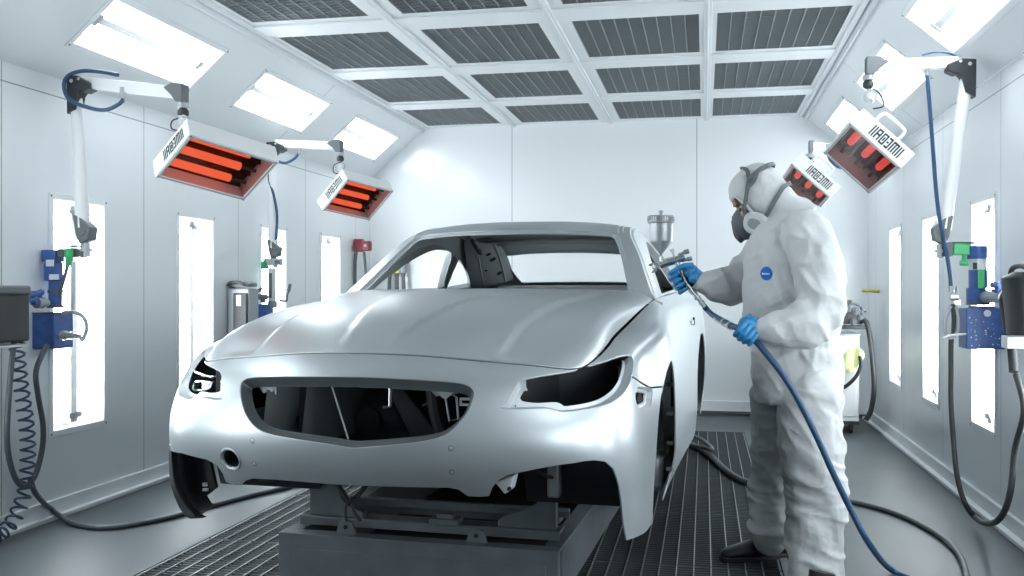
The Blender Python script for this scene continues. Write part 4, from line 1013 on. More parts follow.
bm.to_mesh(hm); bm.free()
HEAD = finish(hm, 'head', 'skin', PERSON)
for s in (1,-1):
    e_ = rel(MB().ball(tuple(hp(-.070,s*.031,.002)), .0115, 14)).build('eyeball', 'filter_white', HEAD)
    rel(MB().ball(tuple(hp(-.0785,s*.032,-.002)), .0052, 12)).build('iris', 'eye_dark', e_)
    m_ = MB(); 
    for k_ in range(7):
        a_ = -1+k_/3; pts_ = None
    m_.tube(smooth_path([hp(-.076,s*.016,.001),hp(-.084,s*.030,.004),hp(-.077,s*.045,.001)],5), .0055, 8); rel(m_).build('upper_eyelid', 'skin', HEAD)
    rel(MB().tube(smooth_path([hp(-.088,s*.012,.021),hp(-.092,s*.028,.026),hp(-.082,s*.047,.021)],6), [.0028]*4+[.0040]*6+[.0022]*3, 8)).build('eyebrow', 'brow_brown', HEAD)
rel(MB().tube(smooth_path([hp(-.086,-.018,-.062),hp(-.096,0,-.060),hp(-.086,.018,-.062)],5), .004, 8)).build('mouth', 'lip', HEAD)
# hood elastic hem round the face
hem = [hp(*p) for p in ((-.062,-.060,.046),(-.082,-.035,.050),(-.089,0,.052),(-.082,.035,.050),(-.062,.060,.046),(-.050,.078,.010),(-.042,.083,-.04),(-.045,.072,-.085),(-.055,.045,-.118),(-.060,0,-.128),(-.055,-.045,-.118),(-.045,-.072,-.085),(-.042,-.083,-.04),(-.050,-.078,.010))]
rel(MB().tube(smooth_path(hem,5,True), .0075, 8, closed=True)).build('hood_hem', 'coverall_white', cov)
# respirator
RSP = rel(MB().loft([[hp(x, cos(a)*ry, zc+sin(a)*rz) for a in [2*pi*i/24 for i in range(24)]] for x, ry, rz, zc in ((-.050,.052,.074,-.058),(-.085,.050,.070,-.054),(-.115,.042,.060,-.054),(-.140,.030,.044,-.060),(-.150,.012,.018,-.062))])).build('respirator', 'mask_grey', PERSON, sharp=60)
rel(MB().loft([[hp(x, cos(a)*r, -.078+sin(a)*r*.9+dz) for a in [2*pi*i/20 for i in range(20)]] for x, r, dz in ((-.115,.024,0),(-.140,.025,-.006),(-.152,.023,-.010),(-.155,.016,-.012))])).build('exhale_valve', 'mask_dark', RSP, bevel=.002)
rel(MB().tube(smooth_path([hp(-.120,0,.0),hp(-.143,0,-.035),hp(-.156,0,-.075),hp(-.150,0,-.105)],5), .006, 8)).build('centre_rib', 'mask_dark', RSP)
for s in (1,-1):
    ax_ = (Rh @ V((-.42, s*.90, .05))).normalized(); base = hp(-.048, s*.072, -.090)
    fr_ = rel(MB().cyl(tuple(base-ax_*.016), tuple(base+ax_*.004), .034, n=20)).build('filter_mount', 'mask_dark', RSP)
    x_, y_ = (Rh @ V((.55,.25*s,-.62))).normalized(), None
    x_ = (x_-ax_*x_.dot(ax_)).normalized(); y_ = ax_.cross(x_)
    def oval(h_, rx, ry, n=30): return [base+ax_*h_+x_*math.copysign(abs(cos(2*pi*i/n))**.8,cos(2*pi*i/n))*rx+y_*math.copysign(abs(sin(2*pi*i/n))**.8,sin(2*pi*i/n))*ry for i in range(n)]
    fl = rel(MB().loft([oval(.000,.052,.044),oval(.005,.060,.050),oval(.020,.060,.050),oval(.026,.055,.045),oval(.027,.044,.034)])).build('filter_disc', 'filter_white', RSP, sharp=50)
    rel(MB().loft([oval(.0255,.034,.024),oval(.0285,.033,.023),oval(.029,.027,.017)])).build('filter_cap', mat('cap_grey',(.24,.27,.28),.6), fl, sharp=50)
# straps
def strap(pts, w=.009, t=.0016, name='strap'):
    P_ = smooth_path(pts, 6); mb = MB(); rings = []
    for i, p in enumerate(P_):
        d = (P_[min(i+1,len(P_)-1)]-P_[max(i-1,0)]).normalized(); o_ = (p - (HC + Rh @ V((.015,0,(Ri@(p-HC)).z)))).normalized(); o_ = (o_-d*o_.dot(d)).normalized(); x_ = d.cross(o_)
        rings.append([p+x_*a*w+o_*b*t for a, b in ((-1,-1),(1,-1),(1,1),(-1,1))])
    rel(mb.loft(rings)).build(name, 'strap_grey', RSP, sharp=60)
for s in (1,-1):
    strap([hp(-.082,s*.062,-.052),hp(-.055,s*.088,-.015),hp(-.015,s*.098,.028),hp(.022,s*.094,.068)])
    strap([hp(.022,s*.094,.068),hp(.030,s*.072,.105),hp(.014,s*.035,.130),hp(.005,0,.137)])
    strap([hp(.022,s*.094,.068),hp(.070,s*.078,.078),hp(.105,s*.045,.080),hp(.122,0,.080)])
    strap([hp(-.005,s*.100,.042),hp(.030,s*.097,.050),hp(.062,s*.086,.076)])
    strap([hp(-.070,s*.072,-.082),hp(-.01,s*.098,-.090),hp(.05,s*.098,-.062),hp(.105,s*.065,-.030),hp(.132,0,-.020)])
# gloves
def fist(c, h_, e1, e2, wrist, hr=.013, thumb=1, spread=.0205, point=0, pistol=False, sc=1.08):
    """hand closed round a bar: c centre on the bar axis, h_ bar direction (towards the little finger), e1 towards the palm, e2 the knuckle side"""
    c, h_, e1, e2 = V(c), V(h_).normalized(), V(e1).normalized(), V(e2).normalized(); mb = MB(); r = .0095; w0 = V(wrist)
    k = hr-.013; r *= sc
    def P(a, b, t): return c + (e1*a + e2*b + h_*t)*sc
    for j in range(4):
        t = (j-1.5)*spread; L_ = (1.0,1.06,1.0,.85)[j]; rr = r*(1,1.03,.98,.86)[j]
        mcp = P(.030, .036+k, t*.98); pip = P(-.012*L_-k, .041+k, t); dip = P(-.032*L_-k, .010, t*1.02); tip = P(-.016-k, -.015-k, t*1.02)
        if pistol: pip = P(-.034, .020, t); dip = P(-.034, -.014, t*1.02); tip = P(-.010, -.031, t*1.03)
        if j < point: pip = P(-.016, .036+k, t); dip = P(-.040, .030+k*.5, t-.001); tip = P(-.058, .014, t-.002)
        mb.tube(smooth_path([mcp,pip,dip,tip],4), [rr*1.12]*3+[rr*1.05]*4+[rr]*3+[rr*.92]*2+[rr*.85], 12); mb.ball(tip, rr*.86, 12); mb.ball(mcp, rr*1.25, 12); mb.ball(pip, rr*1.1, 12)
        mb.cyl(tuple(w0+(mcp-w0)*.05+h_*t*.5), tuple(mcp), .022, rr*1.3, 14)
    mb.cyl(tuple(P(.045,.004,-.018)), tuple(P(.040,.008,.024)), .022, .020, 16); mb.ball(P(.050,.004,-.012), .024, 14)
    mb.cyl(tuple(w0), tuple(P(.050,.010,.0)), .030, .026, 16)
    if pistol: mb.ball(P(.034,-.014,-.010), .026, 14); mb.ball(P(.030,-.016,.014), .022, 14)
    tb = [P(.058,-.002,-.030),P(.030,-.026-k,-.044),P(.004,-.032-k,-.036),P(-.020,-.022-k,-.026)]
    if pistol: tb = [P(.056,-.012,-.026),P(.032,-.032,-.042),P(.004,-.036,-.048),P(-.028,-.028,-.050)]
    mb.tube(smooth_path(tb,4), [.0165]*2+[.0145]*3+[.0125]*4+[.0115]*3+[.010], 12); mb.ball(tb[-1], .0103, 12)
    return mb, w0
hN = V((0.1356,3.9700,1.0995))*.0 + (V((0.2110,3.9800,1.0266))-V((0.1163,3.9900,1.1027))).normalized()
cN = V((0.1718,3.9850,1.0625))
wN = V((0.2464,3.9800,1.0797))
e1 = V((.62,.10,.78)); e1 = (e1-hN*e1.dot(hN)).normalized(); e2 = V((0,-1,0)); e2 = (e2-hN*e2.dot(hN)-e1*e2.dot(e1)).normalized()
mb, w0 = fist(cN, hN, e1, e2, wN)
mb.loft([ell_ring(V(q_), (0,1,0), (.05,0,1), r_, r_*1.05, 18) for q_, r_ in (((0.2071,3.9800,1.0793),.032),((0.2307,3.9800,1.0795),.036),((0.2543,3.9800,1.0818),.041),((0.2660,3.9800,1.0827),.045))])
rel(mb); gN = finish(fuse(mb,.0028,3,.5), 'left_glove', 'glove_blue', PERSON)
hF = (V((-0.0315,4.4500,1.2040))-V((-0.1267,4.4500,1.3424))).normalized(); cF = V((-0.0904,4.4520,1.2869)); wF = V((-0.0045,4.4600,1.2822))
e1 = V((.9,0,.45)); e1 = (e1-hF*e1.dot(hF)).normalized(); e2 = V((0,1,0)); e2 = (e2-hF*e2.dot(hF)-e1*e2.dot(e1)).normalized()
mb, w0 = fist(cF, hF, e1, e2, wF, .014, pistol=True, sc=1.22)
mb.loft([ell_ring(V(q_), (0,1,0), (.05,0,1), r_, r_*1.08, 18) for q_, r_ in (((-0.0407,4.4600,1.2869),.032),((-0.0181,4.4600,1.2822),.036),((0.0045,4.4600,1.2753),.039),((0.0180,4.4600,1.2730),.043))])
rel(mb); gF = finish(fuse(mb,.0028,3,.5), 'right_glove', 'glove_blue', PERSON)
# shoes
def shoe(heel, toe, name):
    heel, toe = V(heel), V(toe); d = (toe-heel); L_ = d.length; d.normalize(); s_ = V((-d.y,d.x,0)); mb = MB(); rings = []
    for t, w_, h_, zc in ((-.06,.030,.030,.045),(0,.040,.045,.055),(.15,.044,.055,.065),(.32,.045,.055,.065),(.50,.046,.042,.052),(.70,.050,.032,.042),(.88,.044,.026,.036),(.98,.028,.020,.030),(1.01,.010,.010,.026)):
        rings.append([heel + d*L_*t + s_*cos(a)*w_ + V((0,0,max(.012,zc+sin(a)*h_))) for a in [2*pi*i/20 for i in range(20)]])
    mb.loft(rings); mb.cyl(tuple(heel+d*L_*.16+V((0,0,.05))), tuple(heel+d*L_*.10+V((0,0,.13))), .045,.050,18)
    o_ = rel(mb).build(name, 'shoe_black', PERSON, sharp=70)
    mb = MB(); out = []
    for t, w_ in ((-.07,.022),(-.03,.038),(.1,.046),(.35,.046),(.6,.052),(.82,.052),(.96,.036),(1.02,.014)): out.append((t,w_))
    poly = [(t*L_, w_) for t, w_ in out] + [(t*L_, -w_) for t, w_ in out[::-1]]
    mb.prism(poly, heel, d, s_, (0,0,1), .022); rel(mb).build('sole', 'shoe_black', o_, bevel=.003)
shoe(V((0.3703,4.5954,0.0000)), V((0.0808,4.4541,0.0000)), 'right_shoe')
shoe(V((0.4784,3.9428,0.0000)), V((0.2620,3.7021,0.0000)), 'left_shoe')
# chest badge: blue disc with a small white wordmark
bc = V((0.2568,4.1150,1.3108)); 
dg = bpy.context.evaluated_depsgraph_get()
o_, d_ = V((0,0,1.25))-PL, (bc-V((0,0,1.25))).normalized(); ok, hit_, nn, _ = cov.ray_cast(o_, d_)
if ok:
    nn = nn.normalized(); up = V((0,0,1)); up = (up-nn*up.dot(nn)).normalized(); xx = up.cross(nn)
    q0 = hit_
    def bp(a, b, h_=.004): return q0 + xx*a + up*b + nn*(h_-(a*a+b*b)*2.2)
    mb = MB(); n_ = 30; mb.v.append(tuple(bp(0,0,.009)))
    for r_, hh in ((.013,.009),(.024,.0085),(.0262,.004)):
        for i in range(n_): mb.v.append(tuple(bp(cos(2*pi*i/n_)*r_, sin(2*pi*i/n_)*r_*1.12, hh)))
    for i in range(n_): mb.f.append((0, 1+i, 1+(i+1) % n_))
    for k_ in range(2):
        for i in range(n_): mb.f.append((1+k_*n_+i, 1+(k_+1)*n_+i, 1+(k_+1)*n_+(i+1) % n_, 1+k_*n_+(i+1) % n_))
    bd = mb.build('chest_badge', 'badge_blue', cov)
    mb = MB(); x0_ = -.016
    for w_, h_ in ((.004,.008),(.003,.005),(.004,.005),(.002,.008),(.004,.005),(.004,.005),(.003,.005)):
        mb.add([bp(x0_,-.003,.0105), bp(x0_+w_,-.003,.0105), bp(x0_+w_,-.003+h_,.0105), bp(x0_,-.003+h_,.0105)], [(0,1,2,3)]); x0_ += w_+.0012
    mb.build('badge_wordmark', 'badge_white', bd)

# ================================================================== SPRAY GUN (held) AND AIR HOSE
GUN = thing('spray_gun', 'metal gravity-feed spray gun with cup, held in the painter\'s raised hand', 'spray gun', (-0.1632,4.4500,1.3703))
GL = V((-0.1632,4.4500,1.3703))
def relg(mb): mb.v = [tuple(V(p)-GL) for p in mb.v]; return mb
YG = 4.45
cb = V((-0.1952,4.4500,1.3982)); 
relg(MB().lathe([(.006,0),(.008,.010),(.012,.016),(.050,.062),(.054,.072),(.054,.150),(.052,.152)], tuple(cb), (0,0,1), 36)).build('cup', mat('cup_metal',(.42,.45,.47),.42,metal=.75), GUN, sharp=30)
lid = relg(MB().lathe([(.052,.150),(.060,.152),(.061,.158),(.061,.182),(.057,.187),(.010,.190),(.002,.191)], tuple(cb), (0,0,1), 36)).build('cup_lid', 'mid_grey_metal', GUN, sharp=30)
mb = MB()
for i in range(36):
    a = 2*pi*i/36; mb.box(cb+V((cos(a)*.0615,sin(a)*.0615,.170)), (.004,.003,.018), a)
relg(mb).build('knurling', 'steel', lid)
relg(MB().lathe([(.006,.188),(.006,.200),(.010,.201),(.010,.209),(.004,.212)], tuple(cb), (0,0,1), 16)).build('vent_knob', 'mid_grey_metal', lid, sharp=30)
mb = MB(); ax = (V((-0.2549,4.4500,1.3336))-V((-0.0632,4.4500,1.4066))).normalized()
mb.tube([V((-0.0858,4.4500,1.3929)),V((-0.1267,4.4500,1.3793)),V((-0.1632,4.4500,1.3703)),V((-0.1998,4.4500,1.3566))], [.015,.018,.020,.018], 16); mb.cyl(V((-0.1952,4.4500,1.3936)),V((-0.1861,4.4500,1.3611)),.010,.012,16); mb.ball(V((-0.1632,4.4500,1.3703)),.018,14)
relg(mb).build('gun_body', 'chrome', GUN, sharp=40)
mb = MB().lathe([(.010,0),(.019,.004),(.020,.016),(.016,.020),(.012,.024),(.008,.030),(.004,.034),(.003,.026)], tuple(V((-0.2044,4.4500,1.3543))), tuple(ax), 24)
relg(mb).build('air_cap', 'steel', GUN, sharp=35)
up_ = V((0,0,1)); sd_ = ax.cross(up_).normalized(); uv_ = sd_.cross(ax)
mb = MB()
for s in (1,-1): mb.prism([(0,0),(.018,.0),(.026,.010),(.018,.013),(0,.012)], tuple(V((-0.2227,4.4500,1.3474))+uv_*s*.010), tuple(ax), tuple(uv_*s), tuple(sd_), .008)
relg(mb).build('air_horn', 'steel', GUN, bevel=.001)
mb = MB().cyl(V((-0.1176,4.4500,1.4023)),V((-0.0904,4.4500,1.4137)),.007,n=14).cyl(V((-0.0904,4.4500,1.4137)),V((-0.0677,4.4500,1.4204)),.011,n=14)
relg(mb).build('fluid_knob', 'chrome', GUN, sharp=35)
mb = MB().cyl(V((-0.0995,4.4500,1.3745)),V((-0.0768,4.4500,1.3813)),.007,n=14).cyl(V((-0.0768,4.4500,1.3813)),V((-0.0541,4.4500,1.3867)),.010,n=14)
relg(mb).build('fan_knob', 'chrome', GUN, sharp=35)
relg(MB().cyl(V((-0.1313,4.4500,1.3793)),V((-0.1450,4.4500,1.4256)),.005,n=12).cyl(V((-0.1422,4.4500,1.4164)),V((-0.1459,4.4500,1.4303)),.010,n=14)).build('air_valve', 'steel', GUN, sharp=35)
mb = MB(); P_ = smooth_path([V((-0.1267,4.4500,1.3701)),V((-0.1040,4.4500,1.3284)),(V((-0.0858,4.4500,1.2823))),V((-0.0587,4.4500,1.2408)),V((-0.0361,4.4500,1.2132))],5); mb.tube(P_, [.013]*len(P_), 14)
relg(mb).build('handle', 'chrome', GUN, sharp=50)
mb = MB(); P_ = smooth_path([V((-0.1632,4.4500,1.3518)),V((-0.1632,4.4500,1.3148)),V((-0.1404,4.4500,1.2731)),V((-0.1131,4.4500,1.2408))],5); mb.tube(P_, [.0045]*len(P_), 10)
relg(mb).build('trigger', 'steel', GUN)
relg(MB().cyl(V((-0.1404,4.4280,1.2708)),V((-0.1404,4.4500,1.2708)),.0085,n=14)).build('trigger_pin', 'filter_white', GUN)
mb = MB(); q0, q1 = V((-0.0406,4.4500,1.2178)), V((0.0045,4.4500,1.1628))
for t0, t1, r_ in ((0,.18,.011),(.18,.30,.015),(.30,.55,.010),(.55,.72,.014),(.72,1.,.011)): mb.cyl(tuple(q0.lerp(q1,t0)), tuple(q0.lerp(q1,t1)), r_, n=16)
relg(mb).build('hose_coupling', 'steel', GUN, sharp=30)
# air hose: gun - steel swivel - hand - floor
hose = [q1-(q1-q0)*.1, V((0.0529,4.3700,1.1376)), V((0.0804,4.2000,1.1119)), V((0.1103,4.0600,1.0979)), cN-hN*.03, cN, cN+hN*.04, V((0.2419,3.9700,0.9911)), V((0.3114,3.9600,0.9002)), V((0.3771,3.9600,0.7892)), V((0.4434,3.9700,0.6535)), V((0.5110,3.9900,0.5001)), V((0.5840,4.0200,0.3482)), V((0.6576,4.0500,0.2113)), V((0.8097,4.3997,0.0000))+V((0,0,.014)), V((0.9372,4.2010,0.0000))+V((0,0,.014))]
hose = [q1, V((0.0313,4.4300,1.1587))]+hose[2:]
AH = MB().tube(smooth_path([q1-(q1-q0)*.08, q1+(q1-q0)*.35, V((0.0432,4.2800,1.1266)), V((0.1103,4.0600,1.0938))]+hose[4:], 8), .0130, 14).build('air_hose', 'blue_hose', None, label='blue air hose running from the spray gun through the painter\'s lower hand to the floor', cat='hose')
mb = MB(); A_, B_ = V((0.0525,4.3400,1.1071)), V((0.1103,4.0600,1.0917))
A_ = V((0.0556,4.2400,1.1169))
for t0, t1, r_ in ((0,.15,.0165),(.15,.5,.0145),(.5,.62,.0175),(.62,.9,.0145),(.9,1.,.0165)): mb.cyl(tuple(A_.lerp(B_,t0)), tuple(A_.lerp(B_,t1)), r_, n=16)
mb.build('hose_swivel', 'steel', AH, sharp=30)
# ================================================================== EQUIPMENT ALONG THE WALLS
mat('tube_red', (.5,.02,.01), .3, emit=(1.,.10,.025), estr=1.1)
emit_mat('heater_tube_glow', (1.,.20,.085), .62)
emit_mat('heater_tube_soft', (1.,.17,.15), .46)
mat('heater_back', (.045,.006,.005), .4, metal=.5)
mat('heater_back_grey', (.09,.075,.08), .35, metal=.5)
glass_mat('heater_glass', (.86,.72,.70), .07)
mat('arm_white', (.78,.80,.81), .35)
mat('bracket_grey', (.11,.125,.135), .42)
mat('light_grey_metal', (.40,.43,.45), .4, metal=.3)

def make_heater(soft=False):
    """local: x along the tubes (text end at -x), y across, z backwards; glass at z=0"""
    t = thing('infrared_heater', '', 'heater'); L_, W_, D = .46, .30, .105
    fw = .022
    mb = MB().box((0,0,D-.003),(L_+2*fw,W_+2*fw,.006))
    for s in (1,-1): mb.box((0,s*(W_/2+fw/2),D/2),(L_+2*fw,fw,D)).box((s*(L_/2+fw/2),0,D/2),(fw,W_,D))
    mb.build('casing', 'white_powder_coat', t, bevel=.003)
    mb = MB()
    for s in (1,-1): mb.box((0,s*(W_/2+fw*.35),-.002),(L_+fw*1.5,.006,.006)).box((s*(L_/2+fw*.35),0,-.002),(.006,W_+fw*.6,.006))
    mb.build('front_rim', 'light_grey_metal', t)
    MB().box((0,0,D-.010),(L_,W_,.004)).build('reflector', 'heater_back_grey' if soft else 'heater_back', t)
    for i in range(4):
        MB().prism([(-.012,0),(.012,0),(0,-.022)], (-L_/2,(i-1.5)*W_/3,D-.012),(0,1,0),(0,0,1),(1,0,0),L_).build('reflector_rib', 'heater_back_grey' if soft else 'heater_back', t)
    for i in range(3):
        y = (i-1)*W_/3
        x0, x1 = (-.20,.135) if not soft else (-.13,.06)
        MB().cyl((x0,y,D-.038),(x1,y,D-.038),.021,n=16).build('heating_tube', 'heater_tube_soft' if soft else 'heater_tube_glow', t)
        MB().cyl((-L_/2,y,D-.038),(L_/2,y,D-.038),.010,n=12).build('tube_end', 'heater_back_grey', t)
    MB().box((0,0,.004),(L_,W_,.003)).build('glass', 'heater_glass', t)
    # blocky lettering on the end face: upright bars joined into letters, unreadable
    mb = MB(); x = -L_/2-fw-.0008; 
    rnd = random.Random(5); y = -.122
    strokes = [('I',0),('I',0),('M',0),('C',0),('O',0),('A',0),('I',0),('I',0)]
    hh = .062; zc = D/2
    def st(y0, y1, z0, z1): mb.box((x,(y0+y1)/2,zc+(z0+z1)/2),(.0012,abs(y1-y0),abs(z1-z0)))
    for ch, _ in strokes:
        w = .0075
        if ch == 'I': st(y,y+w,-hh/2,hh/2); y += w+.0065
        elif ch == 'M': st(y,y+w,-hh/2,hh/2); st(y+.014,y+.014+w,-hh/2,hh/2); st(y+.028,y+.028+w,-hh/2,hh/2); st(y,y+.035,hh/2-.010,hh/2); y += .042
        elif ch == 'C': st(y,y+w,-hh/2,hh/2); st(y,y+.022,hh/2-.010,hh/2); st(y,y+.022,-hh/2,-hh/2+.010); st(y+.012,y+.022,-.005,.005); y += .028
        elif ch == 'O': st(y,y+w,-hh/2,hh/2); st(y+.022,y+.022+w,-hh/2,hh/2); st(y,y+.029,hh/2-.009,hh/2); st(y,y+.029,-hh/2,-hh/2+.009); st(y+.011,y+.018,-.012,.012); y += .036
        elif ch == 'A': st(y,y+w,-hh/2,hh/2); st(y+.020,y+.020+w,-hh/2,hh/2); st(y,y+.026,hh/2-.009,hh/2); st(y,y+.026,-.005,.005); y += .034
    mb.build('lettering', 'printed_black', t)
    mb = MB()
    for a, b in ((1,1),(1,-1),(-1,1),(-1,-1)): mb.cyl((a*(L_/2+fw*.5),b*(W_/2+fw*.5),-.001),(a*(L_/2+fw*.5),b*(W_/2+fw*.5),-.004),.005,n=10)
    mb.build('corner_screws', 'dark_metal', t)
    if soft:
        P_ = smooth_path([(-L_/2+.01,-.06,D),(-L_/2-.005,-.06,D+.045),(-L_/2-.01,-.04,D+.062),(-L_/2-.01,.06,D+.062),(-L_/2-.005,.085,D+.045),(-L_/2+.01,.085,D)],5)
        MB().tube(P_, .009, 10).build('grip_handle', 'white_powder_coat', t)
    return t
def orient(o, c, e1, e2, n):
    e1 = V(e1).normalized(); n = V(n).normalized(); n = (n-e1*n.dot(e1)).normalized(); z = -n; y = z.cross(e1)
    M = Matrix((e1, y, z)).transposed().to_4x4(); M.translation = V(c); o.matrix_world = M; return M

def arm_set(hdr, post_top, post_bot, arm_a, arm_b, heater_top, label, grp, loop, side, foot=True):
    """jointed support: post, bracket, boom, end bracket and swivel; everything that swings together"""
    t = thing('heater_arm', label, 'support arm', post_bot, group=grp); o0 = V(post_bot)
    def rl(mb): mb.v = [tuple(V(p)-o0) for p in mb.v]; return mb
    pt, pb, a, b, ht_ = V(post_top), V(post_bot), V(arm_a), V(arm_b), V(heater_top); u = (pt-pb).normalized(); w = (b-a).normalized()
    rl(MB().tube([pb, pb.lerp(pt,.5), pt], [.036,.034,.031], 18)).build('post', 'arm_white', t, sharp=50)
    rl(MB().bar(tuple(a), tuple(b), .052, .062)).build('boom', 'arm_white', t, bevel=.008)
    sx = w
    # lower joint: dark clamp on the post foot
    y_ = V((0,1,0)); f = side
    mb = MB().prism([(-.04,.07),(.0,.06),(.065,.0),(.055,-.065),(.0,-.085),(-.02,-.04)], tuple(pb-y_*.035), (f,0,0), (0,0,1), (0,1,0), .07)
    mb.cyl(tuple(pb+V((f*.02,-.04,-.02))), tuple(pb+V((f*.02,.04,-.02))), .022, n=16)
    if foot: rl(mb).build('lower_joint', 'bracket_grey', t, bevel=.004)
    mb = MB().cyl(tuple(pb+V((f*.02,0,-.08))), tuple(pb+V((f*.02,0,-.155))), .020, n=16).cyl(tuple(pb+V((f*.02,0,-.11))), tuple(pb+V((f*.02,0,-.125))), .032, n=16)
    if foot: rl(mb).build('pivot', 'light_grey_metal', t)
    # top bracket
    mb = MB().prism([(a_*.74,b_*.74) for a_,b_ in [(-.05,.075),(.055,.085),(.16,.045),(.165,.0),(.10,-.03),(.08,-.02),(.05,-.055),(.03,-.16),(-.045,-.20)]], tuple(pt-y_*.038), tuple(w), (0,0,1), (0,1,0), .076)
    rl(mb).build('top_bracket', 'charcoal', t, bevel=.005)
    mb = MB().cyl(tuple(pt+V((0,-.042,.03))), tuple(pt+V((0,-.036,.03))), .010, n=14).cyl(tuple(pt+w*.05+V((0,-.042,.045))), tuple(pt+w*.05+V((0,-.036,.045))), .008, n=14)
    rl(mb).build('bracket_bolts', 'light_grey_metal', t)
    # end bracket
    mb = MB().prism([(-.085,.015),(-.035,.045),(.035,.045),(.035,-.050),(-.01,-.050),(-.035,-.02)], tuple(b-y_*.036), tuple(w), (0,0,1), (0,1,0), .072)
    rl(mb).build('end_bracket', 'bracket_grey', t, bevel=.004)
    p = b+w*.02
    mb = MB().cyl(tuple(p+V((0,0,-.05))), tuple(p+V((0,0,-.075))), .030, n=18)
    rl(mb).build('swivel_collar', 'light_grey_metal', t)
    mb = MB().lathe([(.018,0),(.028,.01),(.028,.03),(.018,.045)], tuple(p+V((0,0,-.12))), (0,0,1), 18)
    rl(mb).build('swivel_knob', 'charcoal', t)
    q = p+V((0,0,-.125)); mb = MB().tube([q, q.lerp(ht_,.35)], .010, 10).cyl(tuple(q.lerp(ht_,.5)-y_*.014), tuple(q.lerp(ht_,.5)+y_*.014), .034, n=20).tube([q.lerp(ht_,.6), ht_], .012, 10)
    rl(mb).build('tilt_joint', 'light_grey_metal', t)
    mb = MB().cyl(tuple(q.lerp(ht_,.5)-y_*.016), tuple(q.lerp(ht_,.5)-y_*.018), .020, n=18).cyl(tuple(q.lerp(ht_,.5)-y_*.017), tuple(q.lerp(ht_,.5)-y_*.021), .009, n=12)
    rl(mb).build('joint_disc', 'steel', t)
    rl(MB().tube(smooth_path([q+V((.02,-.02,0)), q.lerp(ht_,.4)+V((-.045*f,-.02,0)), ht_+V((-.05*f,-.02,-.02)), ht_+V((0,0,-.03))],6), .004, 8)).build('heater_cable', 'charcoal', t)
    # hose fitting under the boom and supply hose
    m_ = loop[0]; rl(MB().cyl(tuple(V(m_)+V((0,0,.05))), tuple(V(m_)+V((0,0,.0))), .016, n=14).cyl(tuple(V(m_)+V((0,0,.02))), tuple(V(m_)+V((0,0,-.03))), .011, n=14)).build('hose_fitting', 'light_grey_metal', t)
    rl(MB().tube(smooth_path(loop[1:], 8), .0105, 10)).build('supply_hose', 'blue_hose', t)
    return t
hd_ = [None]
H = make_heater(False); H['label'] = 'large white infrared heater with three glowing red tubes, nearest on the left, under the boom'; H['group'] = 'infrared heaters on swing arms'
orient(H, (-2.41,4.42,1.85), (.52,.84,-.17), 0, (.39,-.41,-.82))
H2 = copy_tree(H); H2['label'] = 'white infrared heater with glowing red tubes, farther one on the left, above the windscreen pillar'
orient(H2, (-2.63,7.0,1.93), (.42,.90,-.10), 0, (.58,-.34,-.74))
H3 = make_heater(True); H3['label'] = 'white infrared heater on the right with pale red tubes, nearest of the right pair'; H3['group'] = 'infrared heaters on swing arms'
orient(H3, (.81,5.3,1.93), (-.14,.98,-.16), 0, (-.68,-.21,-.70))
H4 = copy_tree(H3); H4['label'] = 'white infrared heater half hidden behind the painter\'s hooded head'
orient(H4, (0.6771,6.9000,1.9338), (-.10,.98,-.16), 0, (-.68,-.25,-.70))

arm_set(None, (-3.2789,4.5000,2.3153), (-3.2370,4.5000,1.5691), (-3.2072,4.5000,2.3389), (-2.6114,4.4000,2.2414), (-2.5829,4.3800,2.0744), 'white jointed heater arm at the near left, dark brackets and a looped blue hose', 'heater arms on the walls',
  [(-2.9604,4.4400,2.2429), (-2.9604,4.4400,2.2325), (-2.9701,4.4200,2.2031), (-3.0373,4.4000,2.1708), (-3.1476,4.4000,2.1905), (-3.2618,4.4200,2.2405), (-3.3063,4.4400,2.3146), (-3.2973,4.4600,2.3713), (-3.2286,4.4800,2.3991), (-3.1102,4.4800,2.3885), (-3.0095,4.4700,2.3660)], 1)
arm_set(None, (-3.3544,7.0000,2.3432), (-3.3459,7.0000,1.5668), (-3.3204,7.0000,2.3897), (-2.7805,6.9500,2.3506), (-2.7559,6.9500,2.1640), 'white jointed heater arm at the far left, beside the recessed light', 'heater arms on the walls',
  [(-3.1125,6.9700,2.3241), (-3.1125,6.9700,2.3085), (-3.1499,6.9600,2.2611), (-3.2255,6.9600,2.2317), (-3.3014,6.9600,2.2573), (-3.3618,6.9800,2.3248), (-3.3703,6.9800,2.1195), (-3.3231,6.9700,1.9754), (-3.2930,6.9600,1.8243), (-3.3014,6.9600,1.6277)], 1)
arm_set(None, (1.3806,5.4500,2.4078), (1.2610,5.4500,1.5663), (1.3259,5.4500,2.4530), (0.8788,5.3500,2.4348), (0.8789,5.3200,2.2316), 'white jointed heater arm at the near right, with a blue hose hanging from its boom', 'heater arms on the walls',
  [(1.1691,5.4200,2.4160), (1.1691,5.4200,2.3892), (1.1819,5.4100,2.1997), (1.1969,5.4100,1.9859), (1.2141,5.4200,1.7732), (1.2341,5.4200,1.6021), (1.2593,5.4000,1.4517), (1.2791,5.4000,1.3190), (1.2841,5.4000,1.2288)], -1)
arm_set(None, (1.5000,8.3205,2.3833), (1.5000,8.3205,2.2426), (1.4400,8.2903,2.3890), (0.7413,7.0000,2.2466), (0.7090,6.9500,2.0928), 'white jointed heater arm at the far right, mostly hidden behind the nearer heater', 'heater arms on the walls',
  [(0.8684,7.1000,2.2288), (0.8684,7.1000,2.2074), (0.9020,7.1500,2.1558), (1.0118,7.3000,2.1285), (1.4500,8.9302,2.3907)], -1, False)
